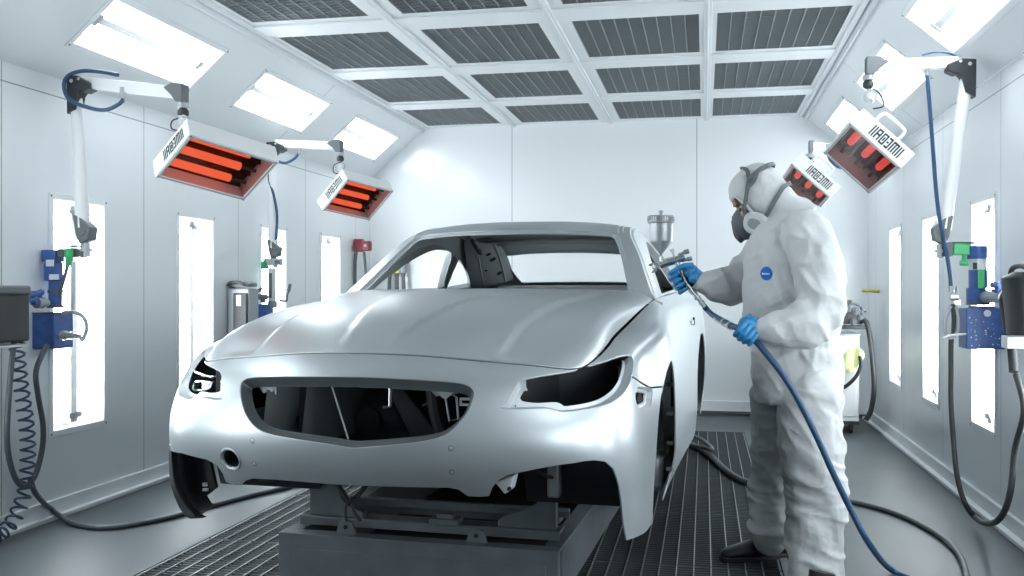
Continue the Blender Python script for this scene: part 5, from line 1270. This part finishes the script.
# second short hose lying over the near right boom
MB().tube(smooth_path([(1.1397,5.4000,2.4928), (1.2046,5.4000,2.5056), (1.2739,5.4200,2.5017), (1.3284,5.4400,2.4826)],6), .006, 8).build('boom_hose', 'blue_hose', None, label='thin blue hose arched over the top of the near right boom', cat='hose')

def service_unit(nm, P, f, label, grp, near=True):
    """valve column with gauge block and blue box; P = pixel-free anchor points"""
    t = thing('valve_column', label, 'air valve', P['foot'], group=grp); o0 = V(P['foot'])
    def rl(mb): mb.v = [tuple(V(p)-o0) for p in mb.v]; return mb
    return t, rl
# ---- near left
t, rl = service_unit('l', {'foot': (-3.4234,4.5000,1.1214)}, 1, 'blue valve column with green knob and blue box in front of the nearest left wall light', 'air valve columns')
rl(MB().bar((-3.3932,4.5000,1.4720), (-3.2310,4.5000,1.4706), .04, .008)).build('top_plate', 'bracket_grey', t, bevel=.002)
rl(MB().bar((-3.3751,4.5000,1.4371), (-3.2251,4.5000,1.4360), .05, .045)).build('cross_arm', 'bracket_grey', t, bevel=.005)
rl(MB().cyl((-3.2310,4.5000,1.4095), (-3.2310,4.5000,1.5265), .018, n=16)).build('pivot_pin', 'light_grey_metal', t)
rl(MB().bar((-3.4174,4.5000,1.4535), (-3.4174,4.5000,1.3892), .085, .08)).build('column_head', 'blue_paint', t, bevel=.006)
rl(MB().bar((-3.4144,4.5000,1.3892), (-3.4144,4.5000,1.2875), .072, .07)).build('column_body', 'blue_paint', t, bevel=.008)
rl(MB().box(V((-3.4012,4.4550,1.3826)),(.045,.006,.035)).box(V((-3.3734,4.4500,1.3082)),(.055,.006,.028))).build('paper_tag', 'clear_sleeve', t)
rl(MB().tube([(-3.4023,4.5000,1.2875),(-3.4023,4.5000,1.1430)], .034, 18)).build('column_foot', 'blue_paint', t)
rl(MB().cyl((-3.4023,4.5000,1.2393), (-3.4023,4.5000,1.2232), .039, n=18).cyl((-3.4023,4.5000,1.1590), (-3.4023,4.5000,1.1430), .042, n=18)).build('collar', 'dark_metal', t)
rl(MB().tube([(-3.2987,4.4700,1.4620),(-3.2987,4.4700,1.3666)], .020, 14).cyl((-3.2766,4.4400,1.4500), (-3.2766,4.4400,1.4185), .022, n=14)).build('green_knob', 'green_plastic', t, label='bright green valve knob')
rl(MB().tube([(-3.3047,4.4700,1.3772),(-3.3167,4.4700,1.3349),(-3.3481,4.4800,1.2606),(-3.3796,4.4900,1.1966)], .010, 10)).build('drain_tube', 'bracket_grey', t)
rl(MB().tube([(-3.2675,4.4600,1.3874),(-3.2675,4.4600,1.2658),(-3.2675,4.4600,1.1285)], .011, 12)).build('thin_pipe', 'light_grey_metal', t)
rl(MB().tube([(-3.3600,4.3778,1.1717),(-3.3600,4.3095,1.1728)], .020, 14).cyl((-3.3600,4.3396,1.1723), (-3.3600,4.2983,1.1730), .028, n=16)).build('regulator', 'mid_grey_metal', t)
BX = thing('blue_box', 'blue metal box with steel nozzle and curved handle below the near left valve column', 'box', (-3.4447,4.5000,1.0195)); o1 = V((-3.4447,4.5000,1.0195))
rb = lambda mb: (setattr(mb,'v',[tuple(V(p)-o1) for p in mb.v]) or mb)
c1 = V((-3.4447,4.5000,1.0195)); rb(MB().box(c1,(.185,.16,.185))).build('box_body', 'blue_paint', BX, bevel=.006)
rb(MB().box(c1+V((0,0,.096)),(.19,.165,.010))).build('box_lid', 'dark_metal', BX, bevel=.002)
rb(MB().cyl((-3.3017,4.4100,1.0012), (-3.2309,4.4100,1.0019), .020, n=18).cyl((-3.2309,4.4100,1.0019), (-3.1898,4.4100,0.9971), .014, n=16).cyl((-3.2898,4.4100,1.0013), (-3.2721,4.4100,1.0015), .026, n=18)).build('nozzle', 'steel', BX)
rb(MB().tube(smooth_path([(-3.2973,4.4200,1.1188),(-3.2324,4.4200,1.1244),(-3.1795,4.4200,1.0985),(-3.1560,4.4200,1.0465),(-3.1736,4.4200,0.9941),(-3.1912,4.4200,0.9730)],5), .011, 10)).build('curved_handle', 'light_grey_metal', BX)
MB().box(V((-3.3600,4.2871,1.1783)),(.03,.03,.03)).cyl((-3.3600,4.2503,1.2093),(-3.3600,4.3396,1.2293),.016,n=14).cyl((-3.3600,4.2723,1.2347),(-3.3600,4.2723,1.1887),.013,n=12).cyl((-3.3600,4.3321,1.2397),(-3.3600,4.3170,1.1881),.012,n=12).cyl((-3.3600,4.2357,1.1891),(-3.3600,4.3548,1.1877),.013,n=12).build('hose_manifold', 'blue_paint', None, bevel=.002, label='cluster of small blue air fittings left of the near left valve column', cat='fitting')
c2 = V((-3.3600,4.0136,1.1047))
UN = thing('control_unit', 'black box with grey lid on a white wall shelf at the left edge', 'control unit', tuple(c2)); ru = lambda mb: (setattr(mb,'v',[tuple(V(p)-c2) for p in mb.v]) or mb)
ru(MB().box(c2+V((-.02,.0,0)),(.23,.24,.235))).build('housing', 'black_plastic', UN, bevel=.012)
ru(MB().box(c2+V((-.02,0,.135)),(.24,.25,.045))).build('lid', 'bracket_grey', UN, bevel=.012)
ru(MB().box(c2+V((.035,-.122,.0)),(.085,.006,.11))).build('front_plate', 'charcoal', UN, bevel=.003)
ru(MB().box(c2+V((.045,-.126,.03)),(.030,.005,.045))).build('switch', 'light_grey_metal', UN, bevel=.002)
ru(MB().box(c2+V((-.06,-.124,.03)),(.07,.006,.05))).build('display', 'bracket_grey', UN, bevel=.002)
SH = MB().box(c2+V((-.07,.0,-.137)),(.30,.26,.012)).box(c2+V((-.07,-.125,-.15)),(.30,.012,.035)).build('wall_shelf', 'white_powder_coat', None, bevel=.003, label='white steel shelf carrying the black control box at the left edge', cat='shelf')
# coil hose
mb = MB(); P_ = smooth_path([(-3.3600,4.2576,1.1991),(-3.3600,4.2212,1.1489),(-3.3600,4.1782,1.0646),(-3.3600,4.1570,0.9656),(-3.3600,4.1782,0.7889),(-3.3600,4.2212,0.5826),(-3.3600,4.2357,0.4032),(-3.3600,4.2140,0.2302),(-3.3600,4.1500,0.1190),(-3.3600,4.0740,0.0632),(-3.3600,3.9872,0.0464)], 60); L_ = [0.]
for i in range(1,len(P_)): L_.append(L_[-1]+(P_[i]-P_[i-1]).length)
hx = []
for i, p in enumerate(P_):
    d = (P_[min(i+1,len(P_)-1)]-P_[max(i-1,0)]).normalized(); a = 2*pi*L_[i]/.052; r = .034*min(1,max(0,(L_[i]-.10)/.06)); s_ = V((1,0,0)); s_ = (s_-d*s_.dot(d)).normalized(); q = d.cross(s_)
    hx.append(p + s_*cos(a)*r + q*sin(a)*r)
MB().tube(hx[::2], .0065, 8).build('coiled_hose', mat('coil_navy', (.02,.045,.10), .4), None, label='navy coiled air hose hanging down the left wall to the floor', cat='hose')
MB().tube(smooth_path([(-3.3600,4.2723,1.2193),(-3.3600,4.2068,1.1845),(-3.3600,4.1570,1.1003),(-3.3600,4.1290,0.9424),(-3.3600,4.1013,0.7222),(-3.3600,4.0876,0.5024),(-3.3600,4.1221,0.3484),(-3.3600,4.1925,0.2548),(-3.3600,4.2797,0.2779),(-3.3600,4.3396,0.4111),(-3.3600,4.3472,0.5395),(-3.3600,4.3095,0.6993),(-3.3600,4.2946,0.8189),(-3.3600,4.3396,0.9031),(-3.3600,4.3778,0.9526)],8), .014, 12).build('drop_hose', mat('hose_dark_grey', (.055,.07,.08), .42), None, label='dark grey hose looping down from the blue fittings at the far left', cat='hose')
MB().tube(smooth_path([(-3.3600,4.2503,0.2837),(-3.3600,4.2946,0.1929),V((-3.4582,4.5457,0.0000))+V((0,0,.05)),V((-3.2246,4.4174,0.0000))+V((0,0,.016)),V((-3.0074,4.3984,-0.0000))+V((0,0,.014)),V((-2.8484,4.6017,0.0000))+V((0,0,.014)),V((-2.7540,4.9007,0.0000))+V((0,0,.014)),V((-2.6488,5.2338,0.0000))+V((0,0,.014)),V((-2.5414,5.4839,0.0000))+V((0,0,.014)),V((-2.4874,5.5853,0.0000))+V((0,0,.016)),V((-2.1,5.75,.02)),V((-1.4,6.0,.02))],8), .014, 12).build('floor_hose', 'hose_dark_grey', None, label='dark hose crossing the left floor and running under the car', cat='hose')
# ---- near right
t, rl = service_unit('r', {'foot': (1.4202,5.4500,1.1701)}, -1, 'blue and clear valve column with green parts in front of the nearest right wall light', 'air valve columns')
rl(MB().bar((1.2960,5.4500,1.4909), (1.4103,5.4500,1.4898), .04, .010)).build('top_plate', 'charcoal', t, bevel=.002)
rl(MB().bar((1.2459,5.4500,1.4565), (1.3010,5.4500,1.4560), .06, .075)).build('pivot_block', 'bracket_grey', t, bevel=.005)
rl(MB().bar((1.3010,5.4500,1.4560), (1.3905,5.4500,1.4553), .05, .062)).build('green_arm', 'green_plastic', t, bevel=.006, label='green valve arm')
rl(MB().tube([(1.3482,5.4000,1.4299),(1.3482,5.4000,1.3876)], .010, 12).cyl((1.3285,5.4000,1.3824), (1.3679,5.4000,1.3822), .014, n=12)).build('green_knob', 'green_plastic', t)
rl(MB().tube([(1.4252,5.4500,1.4737),(1.4252,5.4500,1.4045)], .050, 24)).build('column_head', 'blue_paint', t)
rl(MB().tube([(1.4252,5.4500,1.4045),(1.4252,5.4500,1.3459)], .046, 24)).build('sight_glass', 'clear_sleeve', t, label='clear bowl between the blue parts')
rl(MB().box(V((1.4023,5.4000,1.3661)),(.02,.006,.035))).build('scale_mark', 'printed_black', t)
rl(MB().tube([(1.4301,5.4500,1.3458),(1.4301,5.4500,1.2500)], .046, 24).tube([(1.4202,5.4500,1.2500),(1.4202,5.4500,1.1754)], .048, 24)).build('column_body', 'blue_paint', t)
rl(MB().box(V((1.4304,5.3950,1.2974)),(.035,.006,.10))).build('green_strip', 'green_plastic', t, bevel=.003)
rl(MB().cyl((1.4301,5.4500,1.1755), (1.4301,5.4500,1.1595), .058, n=24)).build('collar', 'dark_metal', t)
rl(MB().cyl((1.4597,5.4500,1.2021), (1.4000,4.8820,1.2073), .030, n=18).cyl((1.4597,5.4500,1.2021), (1.4794,5.4500,1.2022), .038, n=18)).build('side_pipe', 'mid_grey_metal', t)
rl(MB().cyl((1.3850,4.9540,1.2259), (1.3850,4.9540,1.2741), .012, n=14).cyl((1.3850,5.0186,1.2647), (1.3850,4.8910,1.2643), .016, n=14).cyl((1.3850,4.9700,1.2306), (1.3850,4.9700,1.2452), .022, n=14)).build('blue_tap', 'blue_paint', t)
c3 = V((1.4548,5.4500,1.0372)); BX = thing('blue_box', 'paint-speckled blue metal box with a small white oval badge on the right wall', 'box', tuple(c3)); rb = lambda mb: (setattr(mb,'v',[tuple(V(p)-c3) for p in mb.v]) or mb)
rb(MB().box(c3,(.205,.16,.215))).build('box_body', 'blue_paint', BX, bevel=.006)
rb(MB().cyl(c3+V((.0,-.082,.080)), c3+V((.0,-.080,.080)), .018, n=24)).build('oval_badge', 'badge_white', BX)
mb = MB(); rnd = random.Random(11)
for i in range(34):
    a, b, r_ = rnd.uniform(-.095,.095), rnd.uniform(-.10,.06), rnd.uniform(.0012,.004); mb.cyl(c3+V((a,-.0815,b)), c3+V((a,-.0802,b)), r_, n=8)
rb(mb).build('paint_specks', 'badge_white', BX)
rb(MB().box(c3+V((-.02,-.05,.112)),(.12,.05,.012))).build('box_hinge', 'dark_metal', BX, bevel=.002)
rb(MB().cyl(c3+V((.095,-.06,.01)), c3+V((.125,-.06,.01)), .022, n=18).cyl(c3+V((.095,-.06,-.075)), c3+V((.13,-.06,-.075)), .018, n=18)).build('side_knob', 'charcoal', BX)
WU = thing('polishing_machine', 'black machine with thick hose hanging on a white bracket at the right edge', 'machine', (1.4000,4.7485,1.1486)); c4 = V((1.4000,4.7485,1.1486)); rw_ = lambda mb: (setattr(mb,'v',[tuple(V(p)-c4) for p in mb.v]) or mb)
rw_(MB().loft([ell_ring(V(c), (1,0,0), (0,1,0), a, b, 20, 2.6) for c, a, b in (((1.4000,4.5821,1.3210),.05,.06),((1.4000,4.5955,1.2945),.095,.085),((1.4000,4.6090,1.2411),.085,.085),((1.4000,4.5955,1.1432),.08,.08),((1.4000,4.5821,1.0415),.075,.07))])).build('machine_body', 'black_plastic', WU, bevel=.004, sharp=50)
rw_(MB().tube(smooth_path([(1.3650,4.7157,1.2317),(1.3650,4.7749,1.1943),(1.3650,4.7451,1.1117),(1.3750,4.7066,1.0124),(1.3850,4.7119,0.9208),(1.3850,4.6976,0.8671)],5), .021, 14)).build('thick_hose', 'rubber_black', WU)
rw_(MB().tube(smooth_path([(1.3750,4.7211,1.3050),(1.3750,4.6779,1.3408),(1.3750,4.5534,1.3470),(1.3750,4.4485,1.3275)],5), .012, 10)).build('carry_handle', 'charcoal', WU)
rw_(MB().box(V((1.3650,4.5471,1.2720)),(.06,.02,.03))).build('vent_plate', 'mid_grey_metal', WU, bevel=.003)
MB().box(V((1.3950,4.6333,1.0076))+V((.03,0,0)),(.20,.09,.055)).cyl((1.3700,4.7039,1.0171),(1.3620,4.6764,1.0184),.006,n=10).build('machine_bracket', 'white_powder_coat', None, bevel=.003, label='white steel bracket holding the black machine at the right edge', cat='bracket')
# quick coupler hanging left of the blue box
QC = thing('quick_coupler', 'steel hose coupler and oval ring hanging left of the speckled blue box', 'coupler', (1.2890,5.4000,1.1864)); c5 = V((1.2890,5.4000,1.1864)); rq = lambda mb: (setattr(mb,'v',[tuple(V(p)-c5) for p in mb.v]) or mb)
rq(MB().cyl((1.2940,5.4000,1.2606), (1.2940,5.4000,1.2288), .020, n=16).cyl((1.2940,5.4000,1.2288), (1.2989,5.4000,1.1652), .015, n=16).cyl((1.2768,5.3900,1.2023), (1.3162,5.3900,1.2024), .018, n=14).box(V((1.3137,5.4000,1.1758)),(.03,.03,.03))).build('coupler_body', 'steel', QC, sharp=35)
rq(MB().tube(smooth_path([(1.2817,5.3900,1.1547),(1.2570,5.3900,1.1016),(1.2520,5.3900,1.0274),(1.2768,5.3900,0.9852),(1.3113,5.3900,1.0173),(1.3162,5.3900,1.0914),(1.3064,5.3900,1.1495)],6), .009, 10)).build('oval_ring', 'light_grey_metal', QC)
rq(MB().tube([(1.2398,5.3800,0.9854),(1.2842,5.3800,1.0017),(1.3531,5.3800,1.0076)], .007, 10)).build('cross_pin', 'steel', QC)
rq(MB().tube([(1.2940,5.4000,1.1652),(1.2989,5.4000,1.0804),(1.2940,5.4000,0.9849)], .012, 10)).build('dark_link', 'charcoal', QC)
MB().tube(smooth_path([(1.2890,5.4000,1.0061),(1.2841,5.4000,0.9477),(1.2793,5.3800,0.8167),(1.2746,5.3600,0.6604),(1.2772,5.3300,0.4807),(1.2845,5.2800,0.2814),(1.3131,5.2400,0.1465),(1.3645,5.2000,0.0713),(1.2650,4.5838,0.2006),(1.2750,4.4601,0.2788),(1.2950,4.4327,0.3893),(1.3250,4.4805,0.5459),(1.3500,4.4444,0.7249),(1.3850,4.6693,0.8560)],8), .0135, 12).build('hanging_hose', 'rubber_black', None, label='black hose hanging in a deep loop down the right wall', cat='hose')
# ---- far left
t, rl = service_unit('fl', {'foot': (-3.3544,7.0000,1.0123)}, 1, 'grey and green valve column below the far left heater arm', 'air valve columns')
rl(MB().bar((-3.4141,7.0000,1.4563), (-3.2779,7.0000,1.4556), .06, .055)).build('cross_arm', 'light_grey_metal', t, bevel=.004)
rl(MB().bar((-3.4257,6.9800,1.4321), (-3.3874,6.9800,1.4319), .06, .065)).build('green_knob', 'green_plastic', t, bevel=.004)
rl(MB().box(V((-3.2930,6.9600,1.4546)),(.04,.01,.03))).build('gauge_window', 'dark_metal', t)
rl(MB().tube([(-3.3544,7.0000,1.4084),(-3.3544,7.0000,1.1470)], .030, 16)).build('column_tube', 'clear_sleeve', t)
rl(MB().bar((-3.3480,6.9600,1.3682), (-3.3480,6.9600,1.1712), .02, .01)).build('column_slot', 'bracket_grey', t)
rl(MB().tube([(-3.3502,7.0000,1.1470),(-3.3502,7.0000,1.0916)], .038, 16)).build('column_foot', 'mid_grey_metal', t)
c6 = V((-3.3900,6.5861,1.1075)); RL = thing('vacuum_unit', 'upright grey and black vacuum unit on the left wall behind the fender', 'vacuum', tuple(c6)); rr_ = lambda mb: (setattr(mb,'v',[tuple(V(p)-c6) for p in mb.v]) or mb)
rr_(MB().box(c6+V((0,.0,-.05)),(.18,.16,.38))).build('back_shell', 'mid_grey_metal', RL, bevel=.012)
rr_(MB().box(c6+V((.025,-.085,-.05)),(.11,.03,.31))).build('front_door', 'charcoal', RL, bevel=.008)
rr_(MB().box(c6+V((.02,-.103,.05)),(.04,.008,.08))).build('label_plate', 'light_grey_metal', RL, bevel=.002)
rr_(MB().loft([ell_ring(c6+V((0,0,.15+h)), (1,0,0), (0,1,0), a, b, 20, 3) for h, a, b in ((0,.095,.08),(.02,.10,.085),(.035,.09,.075),(.04,.06,.05))])).build('lid', 'bracket_grey', RL, sharp=50)
rr_(MB().tube(smooth_path([c6+V((-.07,-.10,.16)), c6+V((-.04,-.115,.185)), c6+V((.04,-.115,.185)), c6+V((.07,-.10,.16))],5), .010, 10)).build('lid_handle', 'charcoal', RL)
c7 = V((-3.4398,7.0000,1.0436)); BB = thing('blue_box', 'small blue box with grey taps behind the left fender', 'box', tuple(c7)); rb = lambda mb: (setattr(mb,'v',[tuple(V(p)-c7) for p in mb.v]) or mb)
rb(MB().box(c7,(.14,.13,.16))).build('box_body', mat('blue_box_paint', (.05,.13,.42), .45), BB, bevel=.006)
rb(MB().cyl((-3.4748,6.9500,1.1395), (-3.4748,6.9500,1.2105), .020, n=14).cyl((-3.4067,6.9500,1.1318), (-3.4067,6.9500,1.1948), .020, n=14).cyl((-3.5004,6.9500,1.1789), (-3.3728,6.9500,1.1791), .022, n=14).cyl((-3.4613,6.9400,1.2106), (-3.4103,6.9400,1.2500), .012, n=12)).build('grey_taps', 'bracket_grey', BB)
MB().tube(smooth_path([(-3.2714,6.9500,1.1558),(-3.2125,6.9500,1.1481),(-3.2041,6.9500,1.1951),(-3.1873,6.9500,1.2343),(-3.1789,6.9500,1.2813)],5), .009, 10).cyl((-3.1823,6.9300,1.2266),(-3.1697,6.9300,1.2812),.014,n=12).build('blow_gun', 'bracket_grey', None, label='small grey blow gun sticking up behind the hood, left wall', cat='tool')
# ---- red reel and tools at the back
c8 = V((-3.3840,9.1000,1.6740)); RD = thing('wall_reel', 'dark red device with two hanging hoses near the back left corner', 'hose reel', tuple(c8)); rd = lambda mb: (setattr(mb,'v',[tuple(V(p)-c8) for p in mb.v]) or mb)
rd(MB().box(V((-3.5013,9.1000,1.6750))+V((-.03,0,0)),(.02,.10,.22))).build('wall_plate', 'light_grey_metal', RD, bevel=.003)
rd(MB().cyl((-3.5013,9.1000,1.6750), (-3.4372,9.1000,1.6744), .03, n=16)).build('mounting_stub', 'steel', RD)
rd(MB().box(V((-3.4159,9.1000,1.6793)),(.09,.10,.13)).box(V((-3.3415,9.1000,1.6736)),(.10,.09,.10))).build('red_body', 'red_plastic', RD, bevel=.012)
rd(MB().cyl(V((-3.3374,9.0600,1.6769)),V((-3.3318,9.0450,1.6762)),.016,n=16)).build('dial', 'light_grey_metal', RD)
rd(MB().tube(smooth_path([(-3.4403,9.0800,1.6131),(-3.4510,9.0800,1.4820),(-3.4510,9.0800,1.2096),(-3.4403,9.0800,0.8264)],5), .018, 12)).build('dark_hose', 'hose_dark_grey', RD)
rd(MB().tube(smooth_path([(-3.3553,9.0800,1.6125),(-3.3447,9.0800,1.5117),(-3.3341,9.0800,1.3305),(-3.3235,9.0800,1.0286)],5), .014, 12)).build('dark_hose', 'hose_dark_grey', RD)
c9 = V((-3.1636,9.5500,1.4182)); HT = thing('hung_tools', 'yellow-green and grey tools hanging on the back wall, seen through the windscreen', 'tools', tuple(c9)); rt = lambda mb: (setattr(mb,'v',[tuple(V(p)-c9) for p in mb.v]) or mb)
for i, (x_a, x_b, x_c, mt_) in enumerate((((-3.2237,9.5000,1.5014),(-3.2237,9.5000,1.4071),(-3.2346,9.5000,1.1871),'yellow_plastic'),((-3.1470,9.5000,1.5428),(-3.1470,9.5000,1.4069),(-3.1470,9.5000,1.1873),'yellow_plastic'),((-3.0815,9.5000,1.4902),(-3.0815,9.5000,1.4067),(-3.0705,9.5000,1.1873),'mid_grey_metal'))):
    rt(MB().tube([x_a, x_b], .038, 14)).build('tool_head', mt_, HT)
    rt(MB().tube([x_b, V(x_b).lerp(V(x_c),.2), x_c], [.03,.018,.022], 12)).build('tool_hose', 'bracket_grey', HT)
rt(MB().bar((-3.2993,9.5600,1.5243), (-3.0461,9.5600,1.5230), .03, .05)).build('tool_rail', 'bracket_grey', HT, bevel=.004)
# ---- right back: trolley cabinet with machinery, rod on the wall
CB = thing('trolley_cabinet', 'white steel cabinet on castors in the back right corner behind the painter', 'cabinet', (1.02,8.85,0)); 
cb0 = V((1.02,8.85,0)); rc = lambda mb: (setattr(mb,'v',[tuple(V(p)-cb0) for p in mb.v]) or mb)
x0_, x1_, y0_, y1_, z1_ = .64,1.30,8.55,9.15,.84
rc(MB().box(((x0_+x1_)/2,(y0_+y1_)/2,.10+(z1_-.10)/2),(x1_-x0_,y1_-y0_,z1_-.10))).build('cabinet_body', 'white_powder_coat', CB, bevel=.006)
rc(MB().box(((x0_+x1_)/2,(y0_+y1_)/2,z1_+.008),(x1_-x0_+.02,y1_-y0_+.02,.018))).build('cabinet_top', 'mid_grey_metal', CB, bevel=.003)
rc(MB().box(((x0_+x1_)/2,(y0_+y1_)/2,.095),(x1_-x0_+.01,y1_-y0_+.01,.03))).build('base_frame', 'charcoal', CB, bevel=.003)
rc(MB().box(((x0_+x1_)/2,y0_-.004,.48),(x1_-x0_-.05,.008,.66))).build('door', 'white_powder_coat', CB, bevel=.003)
for px_, py_ in ((x0_+.06,y0_+.06),(x1_-.06,y0_+.06),(x0_+.06,y1_-.06),(x1_-.06,y1_-.06)):
    w_ = rc(MB().cyl((px_-.012,py_,.035),(px_+.012,py_,.035),.035,n=20)).build('castor_wheel', 'rubber_black', CB)
    rc(MB().box((px_,py_,.068),(.04,.05,.02))).build('castor_fork', 'dark_metal', w_)
rc(MB().cyl((x1_+.0,y0_+.10,.70),(x1_+.025,y0_+.10,.70),.02,n=14)).build('side_fitting', 'steel', CB)
AS = thing('pump_assembly', 'dark pump with fittings on top of the white cabinet, right of the painter', 'pump', (1.1,8.8,.86)); p0_ = V((1.1,8.8,.86)); ra = lambda mb: (setattr(mb,'v',[tuple(V(p)-p0_) for p in mb.v]) or mb)
ra(MB().cyl((1.1945,8.8000,0.9851),(1.1945,8.8000,1.1440),.07,n=20).cyl((1.1945,8.8000,1.1440),(1.1945,8.8000,1.1175),.085,n=20)).build('pump_cylinder', 'dark_metal', AS)
ra(MB().box(V((1.2629,8.7500,0.9871)),(.18,.14,.10)).box(V((1.2169,8.7200,0.9090)),(.30,.2,.03))).build('pump_block', 'charcoal', AS, bevel=.01)
for q_, r_ in (((1.2308,8.7000,1.0669),.03),((1.2971,8.7000,1.0498),.035),((1.3384,8.7000,0.9891),.03),((1.2693,8.6800,0.9545),.028),((1.3498,8.7200,1.0583),.018)):
    ra(MB().cyl(V(q_)+V((0,.03,0)), V(q_)-V((0,.03,0)), r_, n=16).cyl(V(q_)-V((0,.03,0)), V(q_)-V((0,.045,0)), r_*.5, n=12)).build('valve', 'dark_metal', AS)
ra(MB().tube(smooth_path([(1.2058,8.7000,1.0668),(1.2639,8.7000,1.1106),(1.3302,8.7000,1.0934),(1.3797,8.7000,1.0415)],5), .010, 10)).build('pump_pipe', 'dark_metal', AS)
MB().tube(smooth_path([(1.3302,8.7000,0.9629),(1.3717,8.6500,0.9563),(1.3964,8.6000,0.8209),(1.4125,8.5500,0.5934),(1.4123,8.5000,0.3855),(1.3882,8.5000,0.2154),(1.3480,8.5000,0.1295)],8), .022, 12).build('cabinet_hose', 'rubber_black', None, label='black hose dropping from the pump down the side of the white cabinet', cat='hose')
YG_ = thing('yellow_bag', 'pale yellow bag with a black hose end hanging on the white cabinet door', 'bag', (1.2349,8.5000,0.6286)); y0g = V((1.2349,8.5000,0.6286)); ry_ = lambda mb: (setattr(mb,'v',[tuple(V(p)-y0g) for p in mb.v]) or mb)
ry_(MB().loft([ell_ring(V(c), (1,0,-.3), (.2,0,1), a, b, 18, 2.3) for c, a, b in (((1.1809,8.5200,0.6177),.02,.02),((1.1996,8.4800,0.6296),.05,.10),((1.2371,8.4600,0.6486),.05,.11),((1.2804,8.4800,0.6647),.04,.07),((1.3157,8.5000,0.6723),.02,.03))])).build('bag', mat('pale_yellow', (.72,.78,.36), .6, bump=(18.,.6,.02)), YG_, sharp=60)
ry_(MB().tube(smooth_path([(1.2935,8.4600,0.6748),(1.3015,8.4600,0.5988),(1.2693,8.4600,0.5136),(1.2129,8.4600,0.4448),(1.1578,8.4700,0.4002)],6), .016, 10)).build('black_hose', 'rubber_black', YG_)
MB().tube([(1.3931,9.0000,1.2275),(1.4869,9.0000,1.2231)], .014, 12).tube([(1.4869,9.0000,1.2231),(1.5463,9.0000,1.2186)], .017, 12).tube([(1.5463,9.0000,1.2186),(1.6056,9.0000,1.2142)], .010, 12).build('wall_rod', mat('rod_yellow', (.40,.33,.05), .5), None, label='short yellow and dark rod sticking out of the right wall near the corner', cat='rod')
MB().box(V((1.6014,9.0000,1.2115))+V((.01,0,0)),(.03,.06,.07)).build('rod_bracket', 'light_grey_metal', None, bevel=.003, label='small grey wall plate holding the yellow rod on the right wall', cat='bracket')
# floor hoses on the right
mat('hose_green_grey', (.07,.085,.085), .45)
MB().tube(smooth_path([V((0.8092,5.7985,0.0000))+V((-.25,.08,.014)),V((0.8282,5.7762,0.0000))+V((0,0,.014)),V((0.9670,5.6282,0.0000))+V((0,0,.014)),V((1.0786,5.3954,0.0000))+V((0,0,.014)),V((1.1520,5.0596,0.0000))+V((0,0,.014)),V((1.1610,4.7721,0.0000))+V((0,0,.014)),V((1.1260,4.4935,0.0000))+V((0,0,.014)),V((1.0560,4.1986,0.0000))+V((0,0,.014)),V((0.9492,3.9311,0.0000))+V((0,0,.014))],8), .014, 12).build('floor_hose', 'hose_green_grey', None, label='dark green-grey hose curving over the right floor behind the painter', cat='hose')
MB().tube(smooth_path([(-.55,8.0,.02),(-.25,7.75,.02),V((-0.1571,7.7343,0.0000))+V((0,0,.02)),V((-0.0685,7.5111,0.0000))+V((0,0,.02)),V((0.0432,7.1353,0.0000))+V((0,0,.02)),V((0.1212,6.6811,0.0000))+V((0,0,.02)),V((0.1978,6.3499,0.0000))+V((0,0,.02)),V((0.2955,6.1477,0.0000))+V((0,0,.02)),V((0.5115,5.9845,0.0000))+V((0,0,.02)),V((0.6736,5.8779,0.0000))+V((0,0,.016))],8), .022, 12).build('grating_hose', 'hose_dark_grey', None, label='thick dark hose lying on the grating between car and painter', cat='hose')
MB().tube(smooth_path([(-.4,7.9,.055),V((-0.1441,7.8892,0.0000))+V((0,0,.05)),V((-0.0312,7.7103,0.0000))+V((0,0,.05)),V((0.0448,7.3963,0.0000))+V((0,0,.045)),V((0.0577,7.1382,0.0000))+V((0,0,.06)),V((0.0072,7.1702,0.0000))+V((0,0,.066)),V((-0.0747,7.3722,0.0000))+V((0,0,.05)),(-.25,7.80,.02)],8), .016, 12).build('looped_hose', 'hose_dark_grey', None, label='thinner dark hose doubled back over the thick one beside the car', cat='hose')
# ================================================================== CAMERA / WORLD / RENDER VIEW
cam = bpy.data.cameras.new('camera'); co = bpy.data.objects.new('camera', cam); COL.objects.link(co)
cam.sensor_width = 36; cam.lens = 950/1024*36; cam.clip_start = .05
co.location = (0, 0, 1.25); co.rotation_euler = (pi/2, 0, math.atan(192/950)); SC.camera = co
w = bpy.data.worlds.new('world'); SC.world = w; w.use_nodes = True
w.node_tree.nodes['Background'].inputs[0].default_value = (.75,.85,.95,1); w.node_tree.nodes['Background'].inputs[1].default_value = .3
SC.view_settings.view_transform = 'Standard'; SC.view_settings.look = 'None'; SC.view_settings.gamma = 1; SC.view_settings.exposure = EXPOSURE
SC.view_settings.use_curve_mapping = False
SC.cycles.use_denoising = True
SC.cycles.max_bounces = 8; SC.cycles.diffuse_bounces = 4; SC.cycles.glossy_bounces = 4; SC.cycles.transparent_max_bounces = 12; SC.cycles.transmission_bounces = 4
SC.cycles.caustics_reflective = False; SC.cycles.caustics_refractive = False; SC.cycles.sample_clamp_indirect = 6
